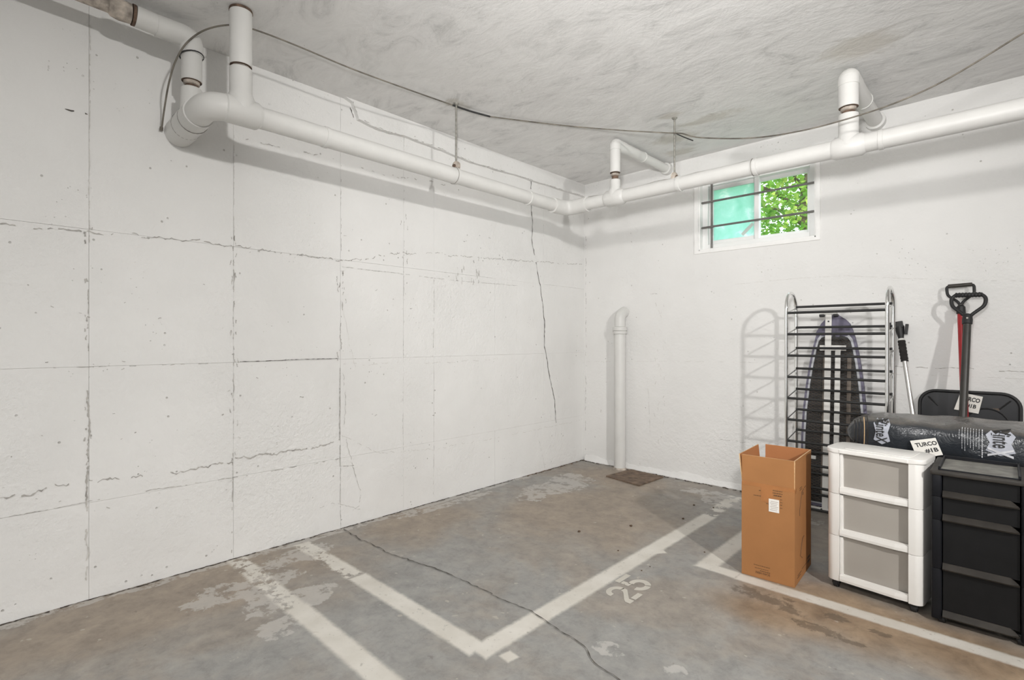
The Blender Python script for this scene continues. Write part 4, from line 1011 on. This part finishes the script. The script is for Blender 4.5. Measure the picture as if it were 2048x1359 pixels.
BG, S1 = bag('plastic_bag', (2.47, -0.80, 0.612), .90, .205, .096, 'glossy black plastic bag with white printing lying behind the drawer carts', 1, 4.5)
TH = math.pi      # front side of the sack is at theta = pi (towards -y)
def front(u, v, off=.003):         # v 0 bottom .. 1 top of the front face
    q = max(-.97, min(.97, (v * 2 - 1) * .84)); return S1(u, TH - math.asin(math.copysign(abs(q) ** 2.25, q)), off)
# white shield with dark lettering at both ends, fine print between
def shield(u0, u1, v0, v1, mat):
    pts = [(0, .82), (.18, 1), (.34, .86), (.5, 1), (.66, .86), (.82, 1), (1, .82), (.86, .5), (1, .16), (.5, 0), (0, .16), (.14, .5)]
    bm = bmesh.new(); c = bm.verts.new(front(u0 + (u1 - u0) * .5, v0 + (v1 - v0) * .5, .004)); R_ = [[], []]
    for j, f in enumerate((.55, 1.0)):
        for x, y in pts: x = .5 + (x - .5) * f; y = .5 + (y - .5) * f; R_[j].append(bm.verts.new(front(u0 + (u1 - u0) * x, v0 + (v1 - v0) * y, .004)))
    n = len(pts)
    for i in range(n):
        bm.faces.new((c, R_[0][i], R_[0][(i + 1) % n])); bm.faces.new((R_[0][i], R_[1][i], R_[1][(i + 1) % n], R_[0][(i + 1) % n]))
    bmesh.ops.recalc_face_normals(bm, faces=bm.faces); return link_mesh('printed_shield', bm, mat, BG, True)
shield(.652, .768, .30, 1.0, 'logo_grey')
lettering('printed_name', 'Vinte', lambda u, v: front(.680 + .070 * v, 1.06 - .54 * u, .007), 'ink_black', BG, .012)
lettering('printed_letter', 'X', lambda u, v: front(.660 + .100 * v, .52 - .26 * u, .0085), 'logo_white', BG, .03)
shield(.158, .240, .24, 1.04, 'logo_grey')
lettering('printed_name', 'VinteX', lambda u, v: front(.170 + .056 * v, 1.04 - .74 * u, .007), 'ink_black', BG, .012)
bm = bmesh.new()
for k in range(9):
    u = .545 + k * .0115; v1_ = 1.0 - (.06 if k == 0 else 0); v0_ = .50 - .06 * (k % 3) - .15 * (k == 8) + .2 * (k == 0); v = v1_
    while v > v0_:
        dv = random.uniform(.02, .06); wdt = .0022 if k not in (8,) else .004
        q = [front(u, v, .0055), front(u + wdt, v, .0055), front(u + wdt, v - dv, .0055), front(u, v - dv, .0055)]
        bm.faces.new([bm.verts.new(p) for p in q]); v -= dv + .014
bmesh.ops.recalc_face_normals(bm, faces=bm.faces); link_mesh('fine_print', bm, 'logo_white', BG)
# gathered seam at the left end
for k in range(5):
    tube('crease', [S1(.045 + .018 * k + .012 * math.sin(t * 3), TH + .9 - t * 1.9, .002) for t in [i / 10 for i in range(11)]], .0022, 'dusty_black_plastic' if k != 3 else 'cardboard_edge', BG, 5)

# ------------------------------------------------------------------ paper signs
def sign(corners, nrm, label, rows):
    tl, tr, br, bl = corners; org = (tl + tr + br + bl) / 4; nrm = Vector(nrm).normalized()
    root = empty('paper_sign', org, label, 'sign')
    q = [p - org for p in corners]; bm = bmesh.new()
    A = [bm.verts.new(p + nrm * .0006) for p in q]; B = [bm.verts.new(p - nrm * .0006) for p in q]
    bm.faces.new(A); bm.faces.new(B[::-1])
    for i in range(4): bm.faces.new((A[i], B[i], B[(i + 1) % 4], A[(i + 1) % 4]))
    bmesh.ops.recalc_face_normals(bm, faces=bm.faces); link_mesh('paper', bm, 'paper_white', root)
    for s, u0, u1, v0, v1 in rows: lettering('lettering', s, quadfn(*q, u0, u1, v0, v1, nrm * .0016), 'ink_black', root, .036)
ys_ = -1.022
c4 = [bw(1820, 881, ys_), bw(1871, 875, ys_ + .01), bw(1886, 909, ys_ - .012), bw(1835, 917, ys_ - .022)]
sign(c4, (0, -1, .12), 'white TURCO #1B paper sign on the printed black bag', [('TURCO', .13, .97, .60, .84), ('#1B', .40, .92, .20, .46)])
def tray_y(z): return -0.09 + .0165 - math.sin(.055) * 0 + z * math.tan(.055)
c4 = [bw(1921, 784, -.046), bw(1966, 793, -.046), bw(1957, 827, -.053), bw(1908, 818, -.053)]
sign(c4, (0, -1, .05), 'white TURCO #1B paper sign on the tray, partly behind the shovel shafts', [('TURCO', .10, .93, .60, .85), ('#1B', .42, .84, .22, .47)])

# ------------------------------------------------------------------ bits on the floor
for i, (x, y, r) in enumerate([(1262, 1052, .010), (1158, 1063, .009), (1366, 1037, .008), (1388, 1010, .008), (1427, 1015, .006), (1236, 1101, .005), (1283, 1141, .004), (1409, 1104, .005), (1300, 1133, .004)]):
    p = fl(x, y); bm = bmesh.new(); bmesh.ops.create_icosphere(bm, subdivisions=2, radius=r)
    for v in bm.verts: v.co = v.co * (1 + .5 * mnoise.noise(v.co * 150 + Vector((i, 0, 0)))); v.co.z = max(-.4 * r, v.co.z * .5)
    lo_ = min(v.co.z for v in bm.verts)
    for v in bm.verts: v.co.z -= lo_ - .0005
    o = link_mesh('debris', bm, 'dry_leaf'); o.location = p
    tag(o, 'small dark crumb of dirt on the painted floor', 'debris', group='crumbs scattered on the floor')
